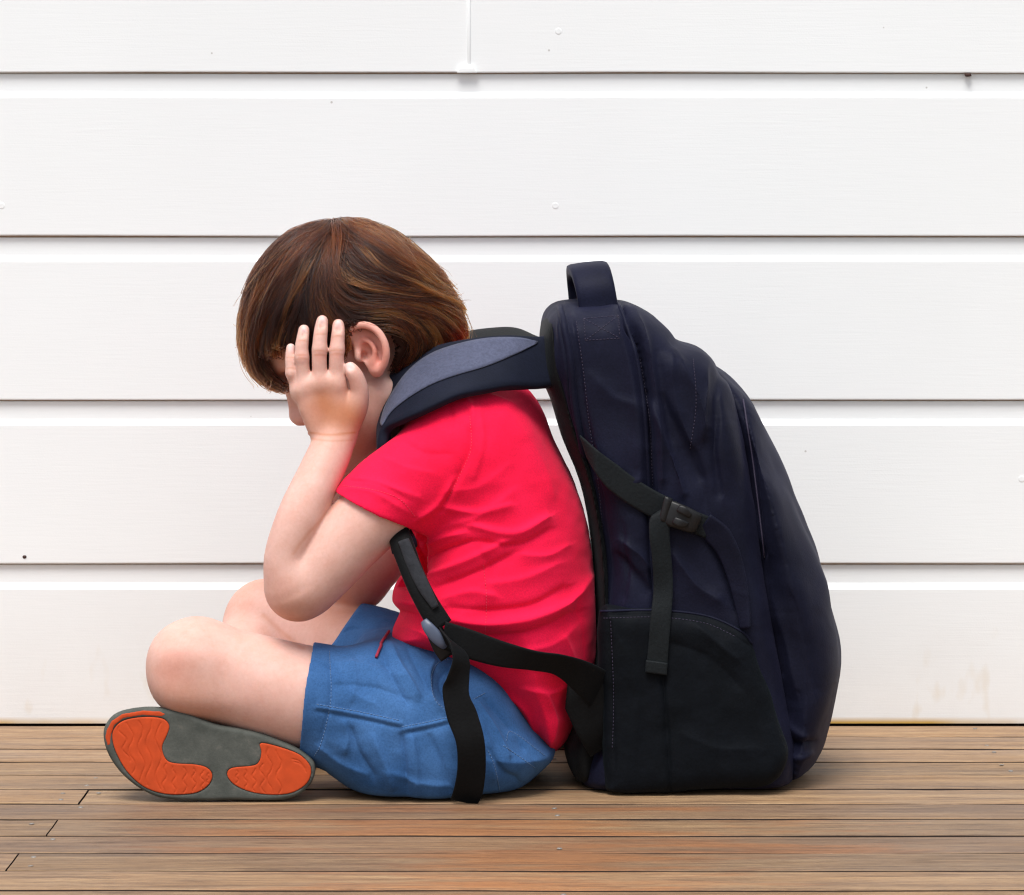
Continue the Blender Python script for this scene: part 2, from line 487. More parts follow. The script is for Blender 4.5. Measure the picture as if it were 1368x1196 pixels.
m, t, b = mat('hair_brown')
t.nodes.remove(b)
ph = nd(t, 'ShaderNodeBsdfHairPrincipled'); ph.parametrization = 'COLOR'
hi_ = nd(t, 'ShaderNodeAttribute', attribute_name='tint')
hr = ramp(t, hi_.outputs['Fac'], [(0.0, (0.006, 0.0022, 0.0020)), (0.40, (0.026, 0.0066, 0.0034)), (0.68, (0.098, 0.023, 0.0066)), (1.0, (0.42, 0.118, 0.026))])
t.links.new(hr.outputs[0], ph.inputs['Color'])
ph.inputs['IOR'].default_value = 1.36; ph.inputs['Roughness'].default_value = 0.30; ph.inputs['Radial Roughness'].default_value = 0.3; ph.inputs['Random Roughness'].default_value = 0.2
t.links.new(ph.outputs[0], t.nodes['Material Output'].inputs[0])
M['hair'] = m
M['hair_base'] = plain('hair_base', (0.022, 0.008, 0.005), 0.8, 0.1)

# painted weatherboard
m, t, b = mat('white_paint')
tc = nd(t, 'ShaderNodeTexCoord'); 
gi = nd(t, 'ShaderNodeNewGeometry'); sx = nd(t, 'ShaderNodeSeparateXYZ'); t.links.new(gi.outputs['Position'], sx.inputs[0])
big = nd(t, 'ShaderNodeTexNoise', i_Scale=3.5, i_Detail=5.0); t.links.new(gi.outputs['Position'], big.inputs[0])
cw = ramp(t, big.outputs[0], [(0.3, (0.815, 0.835, 0.836)), (0.7, (0.842, 0.864, 0.866))]).outputs[0]
# dirt: yellow splash stains low down, grey specks
sp = nd(t, 'ShaderNodeTexNoise', i_Scale=26.0, i_Detail=3.0); mp = nd(t, 'ShaderNodeMapping'); mp.inputs['Scale'].default_value = (1, 1, 0.45)
t.links.new(gi.outputs['Position'], mp.inputs[0]); t.links.new(mp.outputs[0], sp.inputs[0])
low = nd(t, 'ShaderNodeMapRange', i_1=0.12, i_2=0.0); t.links.new(sx.outputs[2], low.inputs[0])
blot = ramp(t, sp.outputs[0], [(0.60, (0, 0, 0)), (0.72, (1, 1, 1))])
mm = nd(t, 'ShaderNodeMath', operation='MULTIPLY'); t.links.new(blot.outputs[0], mm.inputs[0]); t.links.new(low.outputs[0], mm.inputs[1])
m2 = nd(t, 'ShaderNodeMath', operation='MULTIPLY', i_1=0.55); t.links.new(mm.outputs[0], m2.inputs[0])
dz = nd(t, 'ShaderNodeMapRange', i_1=0.20, i_2=-0.02); t.links.new(sx.outputs[2], dz.inputs[0])
dzn = nd(t, 'ShaderNodeTexNoise', i_Scale=7.0, i_Detail=7.0, i_Roughness=0.7); t.links.new(gi.outputs['Position'], dzn.inputs[0])
dzm = nd(t, 'ShaderNodeMath', operation='MULTIPLY'); t.links.new(dz.outputs[0], dzm.inputs[0]); t.links.new(dzn.outputs[0], dzm.inputs[1])
cw = mix(t, dzm.outputs[0], cw, (0.66, 0.645, 0.63))          # grey towards the base: weaker light low on the wall put into the colour
cw = mix(t, m2.outputs[0], cw, (0.62, 0.50, 0.33))
edge = nd(t, 'ShaderNodeMapRange', i_1=0.0085, i_2=0.0025); t.links.new(sx.outputs[2], edge.inputs[0])
en = nd(t, 'ShaderNodeTexNoise', i_Scale=4.0, i_Detail=4.0); t.links.new(gi.outputs['Position'], en.inputs[0])
enr = ramp(t, en.outputs[0], [(0.38, (0.15, 0.15, 0.15)), (0.6, (1, 1, 1))])
em = nd(t, 'ShaderNodeMath', operation='MULTIPLY'); t.links.new(edge.outputs[0], em.inputs[0]); t.links.new(enr.outputs[0], em.inputs[1])
cw = mix(t, em.outputs[0], cw, (0.55, 0.33, 0.08))
vor = nd(t, 'ShaderNodeTexVoronoi', i_Scale=22.0); t.links.new(gi.outputs['Position'], vor.inputs[0])
vr = ramp(t, vor.outputs['Distance'], [(0.022, (1, 1, 1)), (0.034, (0, 0, 0))])
vc = nd(t, 'ShaderNodeSeparateColor'); t.links.new(vor.outputs['Color'], vc.inputs[0])
vg = nd(t, 'ShaderNodeMath', operation='GREATER_THAN', i_1=0.62); t.links.new(vc.outputs[0], vg.inputs[0])
vm = nd(t, 'ShaderNodeMath', operation='MULTIPLY'); t.links.new(vr.outputs[0], vm.inputs[0]); t.links.new(vg.outputs[0], vm.inputs[1])
v3 = nd(t, 'ShaderNodeMath', operation='MULTIPLY', i_1=0.55); t.links.new(vm.outputs[0], v3.inputs[0])
cw = mix(t, v3.outputs[0], cw, (0.30, 0.27, 0.24))
t.links.new(cw, b.inputs['Base Color']); b.inputs['Roughness'].default_value = 0.5; b.inputs['Specular IOR Level'].default_value = 0.3
gr = nd(t, 'ShaderNodeTexNoise', i_Scale=420.0, i_Detail=3.0); mg = nd(t, 'ShaderNodeMapping'); mg.inputs['Scale'].default_value = (0.05, 1, 1)
t.links.new(gi.outputs['Position'], mg.inputs[0]); t.links.new(mg.outputs[0], gr.inputs[0])
p = bump(t, b, gr.outputs[0], 0.25, 0.0004)
gr2 = nd(t, 'ShaderNodeTexNoise', i_Scale=500.0, i_Detail=2.0); t.links.new(gi.outputs['Position'], gr2.inputs[0])
bump(t, b, gr2.outputs[0], 0.12, 0.0004, p)
M['paint'] = m

# weathered deck timber, grain along x
m, t, b = mat('weathered_timber')
gi = nd(t, 'ShaderNodeNewGeometry'); oi = nd(t, 'ShaderNodeObjectInfo')
off = nd(t, 'ShaderNodeCombineXYZ'); ml = nd(t, 'ShaderNodeMath', operation='MULTIPLY', i_1=37.0); t.links.new(oi.outputs['Random'], ml.inputs[0])
t.links.new(ml.outputs[0], off.inputs[0]); t.links.new(ml.outputs[0], off.inputs[2])
va = nd(t, 'ShaderNodeVectorMath', operation='ADD'); t.links.new(gi.outputs['Position'], va.inputs[0]); t.links.new(off.outputs[0], va.inputs[1])
def grain(scale, sx_, detail=6.0, rough=0.65, dist=0.0):
    mp = nd(t, 'ShaderNodeMapping'); mp.inputs['Scale'].default_value = (sx_, 1, 1); t.links.new(va.outputs[0], mp.inputs[0])
    n = nd(t, 'ShaderNodeTexNoise', i_Scale=scale, i_Detail=detail, i_Roughness=rough, i_Distortion=dist); t.links.new(mp.outputs[0], n.inputs[0]); return n.outputs[0]
g1 = grain(62, 0.075, 9, 0.72, 0.5); g2 = grain(260, 0.055, 7, 0.78); g3 = grain(10, 0.22, 5, 0.65); g4 = grain(640, 0.11, 3, 0.75)
c1 = ramp(t, g1, [(0.30, (0.10, 0.066, 0.044)), (0.47, (0.275, 0.182, 0.108)), (0.66, (0.48, 0.34, 0.195))]).outputs[0]
c2 = ramp(t, g3, [(0.32, (0.205, 0.175, 0.160)), (0.70, (0.39, 0.225, 0.095))]).outputs[0]
c = mix(t, 0.40, c1, c2)
# worn orange patch on the trodden middle of the deck
sx = nd(t, 'ShaderNodeSeparateXYZ'); t.links.new(gi.outputs['Position'], sx.inputs[0])
dv = nd(t, 'ShaderNodeVectorMath', operation='SUBTRACT', i_1=(0.02, -0.80, 0)); t.links.new(gi.outputs['Position'], dv.inputs[0])
ds = nd(t, 'ShaderNodeVectorMath', operation='MULTIPLY', i_1=(4.6, 3.4, 0)); t.links.new(dv.outputs[0], ds.inputs[0])
dl = nd(t, 'ShaderNodeVectorMath', operation='LENGTH'); t.links.new(ds.outputs[0], dl.inputs[0])
dn = nd(t, 'ShaderNodeMath', operation='ADD'); t.links.new(dl.outputs['Value'], dn.inputs[0])
gg = nd(t, 'ShaderNodeMapRange', i_1=0.35, i_2=0.65, i_3=-1.0, i_4=1.0); t.links.new(g3, gg.inputs[0]); t.links.new(gg.outputs[0], dn.inputs[1])
orr = ramp(t, dn.outputs[0], [(0.20, (0.95, 0.95, 0.95)), (1.25, (0, 0, 0))])
gm = nd(t, 'ShaderNodeMath', operation='MULTIPLY'); t.links.new(orr.outputs[0], gm.inputs[0]); t.links.new(g1, gm.inputs[1])
c = mix(t, gm.outputs[0], c, (0.46, 0.165, 0.032))
tone = nd(t, 'ShaderNodeMapRange', i_3=0.72, i_4=1.22); t.links.new(oi.outputs['Random'], tone.inputs[0])
c = mix(t, 1.0, c, tone.outputs[0], 'MULTIPLY')
fine = ramp(t, g2, [(0.34, (0.36, 0.32, 0.33)), (0.50, (1, 1, 1))]).outputs[0]
c = mix(t, 0.85, c, fine, 'MULTIPLY')
c = mix(t, 0.5, c, ramp(t, g4, [(0.36, (0.62, 0.60, 0.60)), (0.60, (1.12, 1.1, 1.06))]).outputs[0], 'MULTIPLY')
hue = nd(t, 'ShaderNodeMath', operation='FRACT'); hm = nd(t, 'ShaderNodeMath', operation='MULTIPLY', i_1=7.31); t.links.new(oi.outputs['Random'], hm.inputs[0]); t.links.new(hm.outputs[0], hue.inputs[0])
c = mix(t, 1.0, c, ramp(t, hue.outputs[0], [(0.0, (0.97, 0.92, 0.95)), (0.35, (1.02, 0.95, 0.84)), (0.7, (0.92, 0.90, 0.90)), (1.0, (1.05, 0.92, 0.78))]).outputs[0], 'MULTIPLY')
t.links.new(c, b.inputs['Base Color']); b.inputs['Roughness'].default_value = 0.62; b.inputs['Specular IOR Level'].default_value = 0.3
p = bump(t, b, g2, 0.5, 0.0012); bump(t, b, g4, 0.35, 0.0006, p)
M['timber'] = m
M['gap_dark'] = plain('dark_board_edge', (0.030, 0.020, 0.016), 0.9, 0.1)  # near-black board sides: the darkness of the gaps put into the colour
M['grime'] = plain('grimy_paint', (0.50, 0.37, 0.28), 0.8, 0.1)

m, t, b = mat('soil'); n = nd(t, 'ShaderNodeTexNoise', i_Scale=6.0, i_Detail=8.0); t.links.new(mapped(t), n.inputs[0])
t.links.new(ramp(t, n.outputs[0], [(0.3, (0.07, 0.055, 0.04)), (0.7, (0.14, 0.115, 0.085))]).outputs[0], b.inputs['Base Color']); b.inputs['Roughness'].default_value = 0.95
M['soil'] = m

# ------------------------------------------------------------------ the setting
g = mesh_obj('ground', [(-150, -150, -0.35), (150, -150, -0.35), (150, 150, -0.35), (-150, 150, -0.35)], [(0, 1, 2, 3)], M['soil'])
g['kind'] = 'structure'

deck = thing('deck', None, None); deck['kind'] = 'structure'
PITCH, GAP = 0.09, 0.0056
JOINT = {5: -0.407, 7: -0.415, 9: -0.427, 1: 0.93, 3: -0.40 - 0.9}
def plank_mesh(x0, x1, yf, yb, seed):
    rs = np.random.default_rng(seed)
    n = max(8, int((x1 - x0) / 0.02)); xs = np.linspace(x0, x1, n + 1)
    wob = lambda a, s: a * (np.interp(xs, np.linspace(x0, x1, 40), rs.normal(0, 1, 40)) * 0.6 + np.interp(xs, np.linspace(x0, x1, 8), rs.normal(0, 1, 8)))
    yf_ = yf + wob(0.0007, 1); yb_ = yb + wob(0.0007, 2); zt = -np.abs(wob(0.0004, 3)) - rs.random() * 0.0008
    e, z = 0.0022, []
    V = []; 
    for i, x in enumerate(xs):
        V += [(x, yf_[i], -0.019), (x, yf_[i], zt[i] - e), (x, yf_[i] + e * .35, zt[i] - e * .3), (x, yf_[i] + e, zt[i]), (x, (yf + yb) / 2, zt[i] - 0.0004),
              (x, yb_[i] - e, zt[i]), (x, yb_[i] - e * .35, zt[i] - e * .3), (x, yb_[i], zt[i] - e), (x, yb_[i], -0.019)]
    k = 9
    Fc = [(i * k + a, (i + 1) * k + a, (i + 1) * k + (a + 1) % k, i * k + (a + 1) % k) for i in range(n) for a in range(k)]
    Fc += [tuple(range(k)), tuple(n * k + a for a in range(k))[::-1]]
    return V, Fc
def box_bevel(c, half, bev, taper=1.0):
    bm = bmesh.new(); bmesh.ops.create_cube(bm, size=2)
    for v in bm.verts:
        v.co = Vector((v.co.x * half[0] * (taper if v.co.z > 0 else 1), v.co.y * half[1], v.co.z * half[2]))
    bmesh.ops.bevel(bm, geom=bm.edges[:], offset=bev, segments=2, affect='EDGES', profile=0.6)
    V = [np.array(v.co) + np.array(c) for v in bm.verts]; bm.verts.index_update()
    Fc = [[v.index for v in f.verts] for f in bm.faces]; bm.free(); return V, Fc
nail_me = None
def nail(name, parent, loc, r=0.0026):
    global nail_me
    if nail_me is None:
        V = [(0, 0, 0.0007)]; Fc = []
        for ring, (rr, zz) in enumerate(((0.72, 0.0006), (1.0, 0.0))):
            V += [(rr * math.cos(a * math.tau / 10), rr * math.sin(a * math.tau / 10), zz) for a in range(10)]
        Fc = [(0, 1 + a, 1 + (a + 1) % 10) for a in range(10)] + [(1 + a, 11 + a, 11 + (a + 1) % 10, 1 + (a + 1) % 10) for a in range(10)]
        V = [(x * 0.0026, y * 0.0026, z) for x, y, z in V]
        nail_me = bpy.data.meshes.new('nail'); nail_me.from_pydata(V, [], Fc); nail_me.materials.append(M['nail_metal'])
    o = bpy.data.objects.new(name, nail_me); o.location = loc; o.rotation_euler = (random.uniform(-.1, .1), random.uniform(-.1, .1), 0)
    return link(o, parent)
for i in range(20):
    yb, yf = -i * PITCH - GAP / 2 - (0.002 if i == 0 else 0), -(i + 1) * PITCH + GAP / 2
    cuts = [-1.7, JOINT[i], 1.7] if i in JOINT else [-1.7, 1.7]
    for j in range(len(cuts) - 1):
        a, bb = cuts[j] + (0.0008 if j else 0), cuts[j + 1] - (0.0008 if j < len(cuts) - 2 else 0)
        po = mesh_obj('plank', *plank_mesh(a, bb, yf, yb, 100 + i * 3 + j), M['timber'], deck, smooth=False)
        po.data.materials.append(M['gap_dark'])
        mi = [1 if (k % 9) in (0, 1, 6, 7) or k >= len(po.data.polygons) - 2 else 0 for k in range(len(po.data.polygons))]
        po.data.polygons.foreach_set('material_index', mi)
        for jx in ((-0.407, 0.043, 0.493) if i < 12 else ()):
            spots = [jx]
            if i in JOINT and abs(JOINT[i] - jx) < 0.03: spots = [JOINT[i] - 0.018, JOINT[i] + 0.018]
            for x in spots:
                if not a + 0.005 < x < bb - 0.005: continue
                for fy in (0.27, 0.75):
                    if random.random() > 0.42: continue
                    nail('nail', po, (x + random.uniform(-.006, .006), yf + (yb - yf) * fy + random.uniform(-.005, .005), -0.0007))

mesh_obj('gap_shade_strip', *box_bevel((0, 0.034, -0.05), (1.7, 0.025, 0.052), 0.001), M['gap_dark'], deck, smooth=False)  # added dark strip, so the gap under the wall reads as shade
wall = thing('weatherboard_wall', 'white painted weatherboard wall behind the seated child', 'wall')
wall['kind'] = 'thing'
EXP = 0.1771
prof = [(0.0, 0.0008), (-0.0002, 0.0016), (-0.0002, 0.1494), (0.0003, 0.1501), (0.0022, 0.1520), (0.0040, 0.1540), (0.0050, 0.1562), (0.0050, 0.1749), (0.0058, 0.1757), (0.0070, 0.1757), (0.0070, 0.1840), (0.0200, 0.1840), (0.0200, 0.0080), (0.0100, 0.0080), (0.0070, 0.0026), (0.0012, 0.0)]
def board_mesh(x0, x1, z0, seed):
    rs = np.random.default_rng(seed); n = max(2, int((x1 - x0) / 0.05)); xs = np.linspace(x0, x1, n + 1)
    wz = np.interp(xs, np.linspace(x0, x1, 12), rs.normal(0, 0.0004, 12)); k = len(prof)
    V = [(x, y, max(z0 + z + (wz[i] if z < 0.1 else wz[i] * 0.5), 0.0012 + 0.0003 * z)) for i, x in enumerate(xs) for y, z in prof]
    Fc = [(i * k + (a + 1) % k, (i + 1) * k + (a + 1) % k, (i + 1) * k + a, i * k + a) for i in range(n) for a in range(k)]
    Fc += [tuple(range(k))[::-1], tuple(n * k + a for a in range(k))]
    return V, Fc
JX = W(625, 50, 0)[0]
for i in range(15):
    segs = [(-1.9, JX - 0.0004), (JX + 0.0004, 1.9)] if i == 4 else [(-1.9, 1.9)]
    for j, (a, bb) in enumerate(segs):
        mesh_obj('board', *board_mesh(a, bb, i * EXP - 0.0032, 300 + i * 2 + j), M['paint'], wall, smooth=False)
        bo = wall.children[-1] if False else bpy.data.objects[C.objects[-1].name]
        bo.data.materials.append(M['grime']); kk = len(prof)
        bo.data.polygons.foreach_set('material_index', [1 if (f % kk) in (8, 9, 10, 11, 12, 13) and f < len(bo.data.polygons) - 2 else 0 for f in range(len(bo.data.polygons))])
# joint cap, painted nail heads, a dark insect speck
c0 = W(624, 95, -0.001)
mesh_obj('joint_cap', *merge([box_bevel((c0[0], -0.0015, 0.7086), (0.0112, 0.0018, 0.0042), 0.0010, 0.62), box_bevel((JX + 0.001, -0.0006, 0.75), (0.0016, 0.0009, 0.04), 0.0004)]), M['paint'], wall)
def dome(c, r, h):
    V = [np.array(c) + np.array((0, -h, 0))]; Fc = []
    for rr, hh in ((0.55, 0.8), (0.85, 1.0), (1.0, 0.0)):
        V += [np.array(c) + np.array((rr * r * math.cos(a * math.tau / 14), -hh * h, rr * r * math.sin(a * math.tau / 14))) for a in range(14)]
    Fc = [(0, 1 + (a + 1) % 14, 1 + a) for a in range(14)]
    for q in range(2): Fc += [(1 + q * 14 + a, 1 + q * 14 + (a + 1) % 14, 15 + q * 14 + (a + 1) % 14, 15 + q * 14 + a) for a in range(14)]
    return V, Fc
for px, py in ((746, 42), (742, 275), (2, 275), (-5, 42), (1365, 640)):
    p = W(px, py, 0); mesh_obj('nail_head', *dome((p[0], -0.0002, p[2]), 0.0038, 0.0003), M['paint'], wall)
def blob(c, r, seed, mt, name, parent):
    bm = bmesh.new(); bmesh.ops.create_icosphere(bm, subdivisions=2, radius=1)
    for v in bm.verts: v.co = Vector(c) + Vector((v.co.x * r[0], v.co.y * r[1], v.co.z * r[2])) * (1 + 0.35 * mnoise.noise(v.co * 1.7 + Vector((seed, 0, 0))))
    V = [tuple(v.co) for v in bm.verts]; Fc = [[v.index for v in f.verts] for f in bm.faces]; bm.free()
    return mesh_obj(name, V, Fc, mt, parent)
p = W(1293, 99, -0.001); blob((p[0], 0.0, p[2] - 0.001), (0.0042, 0.003, 0.0020), 3, M['speck'], 'insect_speck', wall)
p = W(33, 744, -0.0); blob((p[0], -0.0004, p[2]), (0.0022, 0.0008, 0.0018), 5, M['speck'], 'insect_speck', wall)

# ------------------------------------------------------------------ the child
CY = -0.40
person = thing('person', 'child in red T-shirt and blue shorts sitting cross-legged with face buried in hands', 'person', (W(600, 1050, CY)[0], CY, 0))
def P4(px, py, y, rpx): return [*W(px, py, y), rpx * s_at(y)]
def PL(pts, y): return np.array([W(p[0], p[1], y)[[0, 2]] for p in pts])

PITCHA = math.radians(30)
E0 = W(490, 470, CY)
hf = np.array([-math.cos(PITCHA), 0, -math.sin(PITCHA)]); hu = np.array([-math.sin(PITCHA), 0, math.cos(PITCHA)]); hl = np.array([0, 1.0, 0])
def HL(f, u, l): return E0 + hf * f + hu * u + hl * l
HA = (hf, hu, hl)

B = Field((W(185, 900, -.4)[0], -0.605, -0.006), (W(690, 900, -.4)[0], -0.175, 0.525), 0.0014)
# skull and face
B.ell(HL(-0.008, 0.052, 0), (0.084, 0.072, 0.0665), HA)
B.ell(HL(0.038, 0.042, 0), (0.050, 0.050, 0.058), HA, 0.03)
B.ell(HL(0.034, 0.000, 0), (0.047, 0.062, 0.0585), HA, 0.03)
B.ell(HL(0.043, -0.040, 0), (0.039, 0.042, 0.050), HA, 0.025)
for s in (-1, 1):
    B.tube([[*HL(0.002, -0.042, s * 0.052), 0.014], [*HL(0.035, -0.066, s * 0.035), 0.014], [*HL(0.070, -0.078, s * 0.008), 0.014]], 0.02)
    B.ell(HL(0.056, -0.022, s * 0.042), (0.024, 0.024, 0.016), HA, 0.02)          # cheek
    B.ell(HL(0.074, 0.012, s * 0.030), (0.014, 0.010, 0.016), HA, 0.012, 'cut')    # eye socket
    B.ell(HL(0.067, 0.011, s * 0.030), (0.013, 0.010, 0.0135), HA, 0.004)         # closed lid
    B.ell(HL(0.0865, -0.024, s * 0.009), (0.0075, 0.0065, 0.006), HA, 0.006)      # nostril wing
B.tube([[*HL(0.073, 0.018, 0), 0.007], [*HL(0.081, 0.0, 0), 0.0072], [*HL(0.0885, -0.020, 0), 0.0090]], 0.01)
B.ell(HL(0.0815, -0.0415, 0), (0.0085, 0.0052, 0.017), HA, 0.005)
B.ell(HL(0.0785, -0.0515, 0), (0.0085, 0.0055, 0.015), HA, 0.004)
B.ell(HL(0.069, -0.073, 0), (0.013, 0.012, 0.016), HA, 0.012)
# neck and trunk (under the shirt)
B.tube([P4(520, 480, CY, 50), P4(548, 524, CY, 50), P4(600, 580, CY, 60)], 0.02)
B.tube([P4(600, 590, CY, 62), P4(640, 680, CY, 80), P4(655, 800, CY, 88), P4(650, 960, CY, 80)], 0.03, 4, 1.1)
B.tube([P4(492, 570, CY, 34), P4(520, 600, CY, 44), P4(570, 640, CY, 56)], 0.015)
# ears
for s in (-1, 1):
    ye = CY + s * 0.060
    rim = [(466, 456, .0), (468, 441, .010), (480, 434.5, .014), (494, 436, .0165), (506, 444.5, .0185), (514, 459, .0195), (516, 474, .0185), (513, 487, .015), (507, 495, .011)]
    B.tube([P4(px, py, ye + s * (dy + .0055), 5.2) for px, py, dy in rim], 0.003)
    plate = [(467, 445), (480, 436), (494, 437), (506, 446), (514, 460), (515, 475), (511, 488), (502, 497), (494, 492), (484, 482), (474, 470)]
    B.slab(PL(plate, ye), min(ye - s * .004, ye + s * .0125), max(ye - s * .004, ye + s * .0125), 0.003, 0.004)
    B.ell(W(491, 472, ye + s * .016), (0.0098, 0.0085, 0.0115), None, 0.003, 'cut')
    B.tube([P4(489, 444, ye + s * .0175, 2.6), P4(502, 453, ye + s * .018, 2.6), P4(506, 468, ye + s * .018, 2.6), P4(500, 478, ye + s * .015, 2.6)], 0.003, 5, None, 'cut')
    B.tube([P4(486, 453, ye + s * .012, 3.6), P4(496, 459, ye + s * .0155, 3.6), P4(501, 470, ye + s * .0165, 3.8), P4(499, 482, ye + s * .014, 4.2)], 0.003)
    B.ell(W(503, 491, ye + s * .0115), (0.0078, 0.0052, 0.0098), None, 0.006)
    B.ell(W(479, 476, ye + s * .0115), (0.0042, 0.0040, 0.0060), None, 0.004)
    B.ell(W(487, 475, ye + s * .010), (0.0035, 0.0080, 0.0045), None, 0.002, 'cut')
# hands on the face: near (s=-1) and far (s=+1)
def hand(s, dx=0, dy=0):
    y = lambda d: CY + s * d
    q = lambda px, py, d, r: P4(px + dx, py + dy, y(d), r)
    B.pillow(PL([(394 + dx, 520 + dy), (403 + dx, 504 + dy), (416 + dx, 497 + dy), (436 + dx, 494 + dy), (458 + dx, 497 + dy), (464 + dx, 516 + dy), (471 + dx, 545 + dy), (473 + dx, 580 + dy), (464 + dx, 600 + dy), (422 + dx, 600 + dy), (410 + dx, 574 + dy), (399 + dx, 548 + dy)], y(.084)), y(.085), 0.0125, 0.013, 2.4, 0.004)
    fing = [[(399, 526, .082, 8.0), (393, 506, .084, 7.4), (388.5, 487, .085, 6.9), (388, 475, .083, 6.5), (388.5, 465, .081, 6.0)],
            [(408, 518, .087, 9.2), (404.5, 490, .090, 8.6), (403, 466, .090, 8.6), (404.5, 452, .088, 7.9), (406, 441, .085, 7.0)],
            [(428, 514, .089, 9.8), (426.5, 480, .092, 9.4), (427.5, 455, .091, 9.1), (429, 440, .088, 8.6), (430.5, 429, .085, 7.4)],
            [(450, 514, .088, 9.8), (449.5, 478, .091, 9.3), (451, 455, .089, 8.9), (452, 443, .087, 8.4), (452, 434, .084, 7.4)]]
    fing = [[(a_, b_, c_, r_ * 1.07) for a_, b_, c_, r_ in f] for f in fing]
    for f in fing:
        B.tube([q(*p) for p in f], 0.0014, 6)
        a, b2 = f[1], f[2]
        B.ell(W(f[2][0] + dx, f[2][1] + 12 + dy, y(f[2][2] + .0012)), (0.0056 if f[0][0] > 400 else 0.0046, 0.0060, 0.0052), None, 0.005)      # middle knuckle
        B.ell(W(f[0][0] + dx, f[0][1] + dy - 2, y(f[0][2] + .003)), (0.0062, 0.0062, 0.0066), None, 0.009)           # knuckle at the hand
    B.tube([q(458, 575, .081, 19), q(472, 546, .083, 19), q(480, 525, .088, 13.0), q(477, 508, .092, 11.2), q(472, 498, .0935, 10.4), q(468, 491, .0925, 7.8)], 0.0025, 5)
    B.tube([q(462.5, 503, .0985, 1.6), q(465.5, 514, .0995, 1.8), q(469, 530, .1000, 1.0)], 0.003, 4, None, 'cut')
    B.tube([q(452, 585, .080, 22), q(455, 560, .080, 20), q(465, 545, .078, 16)], 0.010, 4)
    for f in fing:                                                                                             # nails: tiny flat cut just behind the fingertip
        p0 = np.array(W(f[-1][0] + dx, f[-1][1] + 3 + dy, y(f[-1][2] + .0095)))
        B.ell(p0, (0.0036, 0.0044, 0.0056), None, 0.0012, 'cut')
    B.ell(np.array(W(467 + dx, 490 + dy, y(.1022))), (0.0048, 0.0050, 0.0046), None, 0.0012, 'cut')
hand(-1); hand(1, 4, -2)
for k_ in (0, 1): B.tube([P4(412, 577 + 7 * k_, -.500, 1.0), P4(440, 580 + 7 * k_, -.5055, 1.3), P4(474, 577 + 9 * k_, -.499, 1.0)], 0.003, 5, None, 'cut')
# arms
B.tube([P4(577, 608, -.475, 53), P4(525, 660, -.497, 50), P4(472, 714, -.505, 47.5), P4(422, 767, -.508, 45), P4(400, 780, -.507, 42)], 0.01, 6)
B.tube([P4(401, 778, -.510, 43), P4(384, 747, -.517, 31.5), P4(401, 690, -.516, 31), P4(427, 635, -.500, 30), P4(443, 598, -.487, 28.5), P4(446, 578, -.481, 27)], 0.003, 6)
B.tube([P4(392, 739, -.551, 1.4), P4(406, 719, -.551, 2.0), P4(432, 690, -.546, 2.0), P4(456, 665, -.542, 2.0)], 0.006, 5, None, 'cut')
B.ell(W(397, 790, -.508), (0.0250, 0.0250, 0.0245), None, 0.02)
B.tube([P4(580, 615, -.325, 52), P4(535, 700, -.290, 47), P4(474, 768, -.275, 47)], 0.01, 6)
B.tube([P4(474, 772, -.275, 44), P4(455, 720, -.285, 36), P4(448, 650, -.300, 32), P4(450, 575, -.318, 27)], 0.008, 6)
# near (left) leg: thigh, knee, shin folded away from the camera
B.tube([P4(600, 955, -.455, 82), P4(500, 945, -.475, 73), P4(410, 932, -.487, 69), P4(320, 908, -.492, 65), P4(270, 892, -.490, 60)], 0.01, 6)
B.ell(W(257, 880, -.492), (0.034, 0.040, 0.034), None, 0.025)
B.ell(W(252, 908, -.505), (0.030, 0.030, 0.030), None, 0.03)
B.ell(W(232, 878, -.508), (0.014, 0.020, 0.018), None, 0.022)
B.ell(W(235, 915, -.515), (0.012, 0.014, 0.012), None, 0.02)
B.ell(W(262, 912, -.556), (0.018, 0.005, 0.008), None, 0.03, 'cut')
B.tube([P4(262, 902, -.480, 52), P4(292, 945, -.425, 50), P4(350, 985, -.345, 44), P4(410, 1005, -.285, 34), P4(440, 1010, -.255, 30)], 0.012, 6)
# far (right) leg: thigh away from the camera, shin coming back under the near leg
B.tube([P4(600, 930, -.345, 80), P4(500, 885, -.310, 62), P4(430, 860, -.275, 58), P4(360, 830, -.250, 51)], 0.01, 6)
B.ell(W(352, 828, -.250), (0.036, 0.038, 0.036), None, 0.02)
B.tube([P4(345, 838, -.252, 46), P4(325, 895, -.305, 48), P4(315, 960, -.385, 43), P4(325, 1000, -.450, 32), P4(330, 1015, -.47, 28)], 0.006, 6)
B.floor(0.004)
V, Q = B.mesh(2); del B
body = mesh_obj('body', V, Q, M['skin'], person)
N = normals(V, Q)
def spot(c, r): return np.exp(-((V - np.array(c)) ** 2).sum(1) / r ** 2)
q = proj(V)
flush_shade = np.zeros(len(V)); red = np.zeros(len(V)); nailm = np.zeros(len(V))
for px, py, y, r, a in ((398, 812, -.515, .026, .65), (245, 930, -.52, .03, .35), (275, 950, -.50, .03, .5), (235, 885, -.53, .02, .08), (442, 550, -.485, .026, .70), (425, 545, -.49, .016, .25), (430, 526, -.495, .010, .25),
                        (472, 558, -.49, .018, .5), (350, 800, -.25, .03, .35), (480, 600, -.44, .03, .5), (470, 800, -.3, .05, .5), (375, 500, -.43, .03, .45)):
    flush_shade += a * spot(W(px, py, y), r)  # spots also put warm deck bounce and shade of undersides into the skin colour
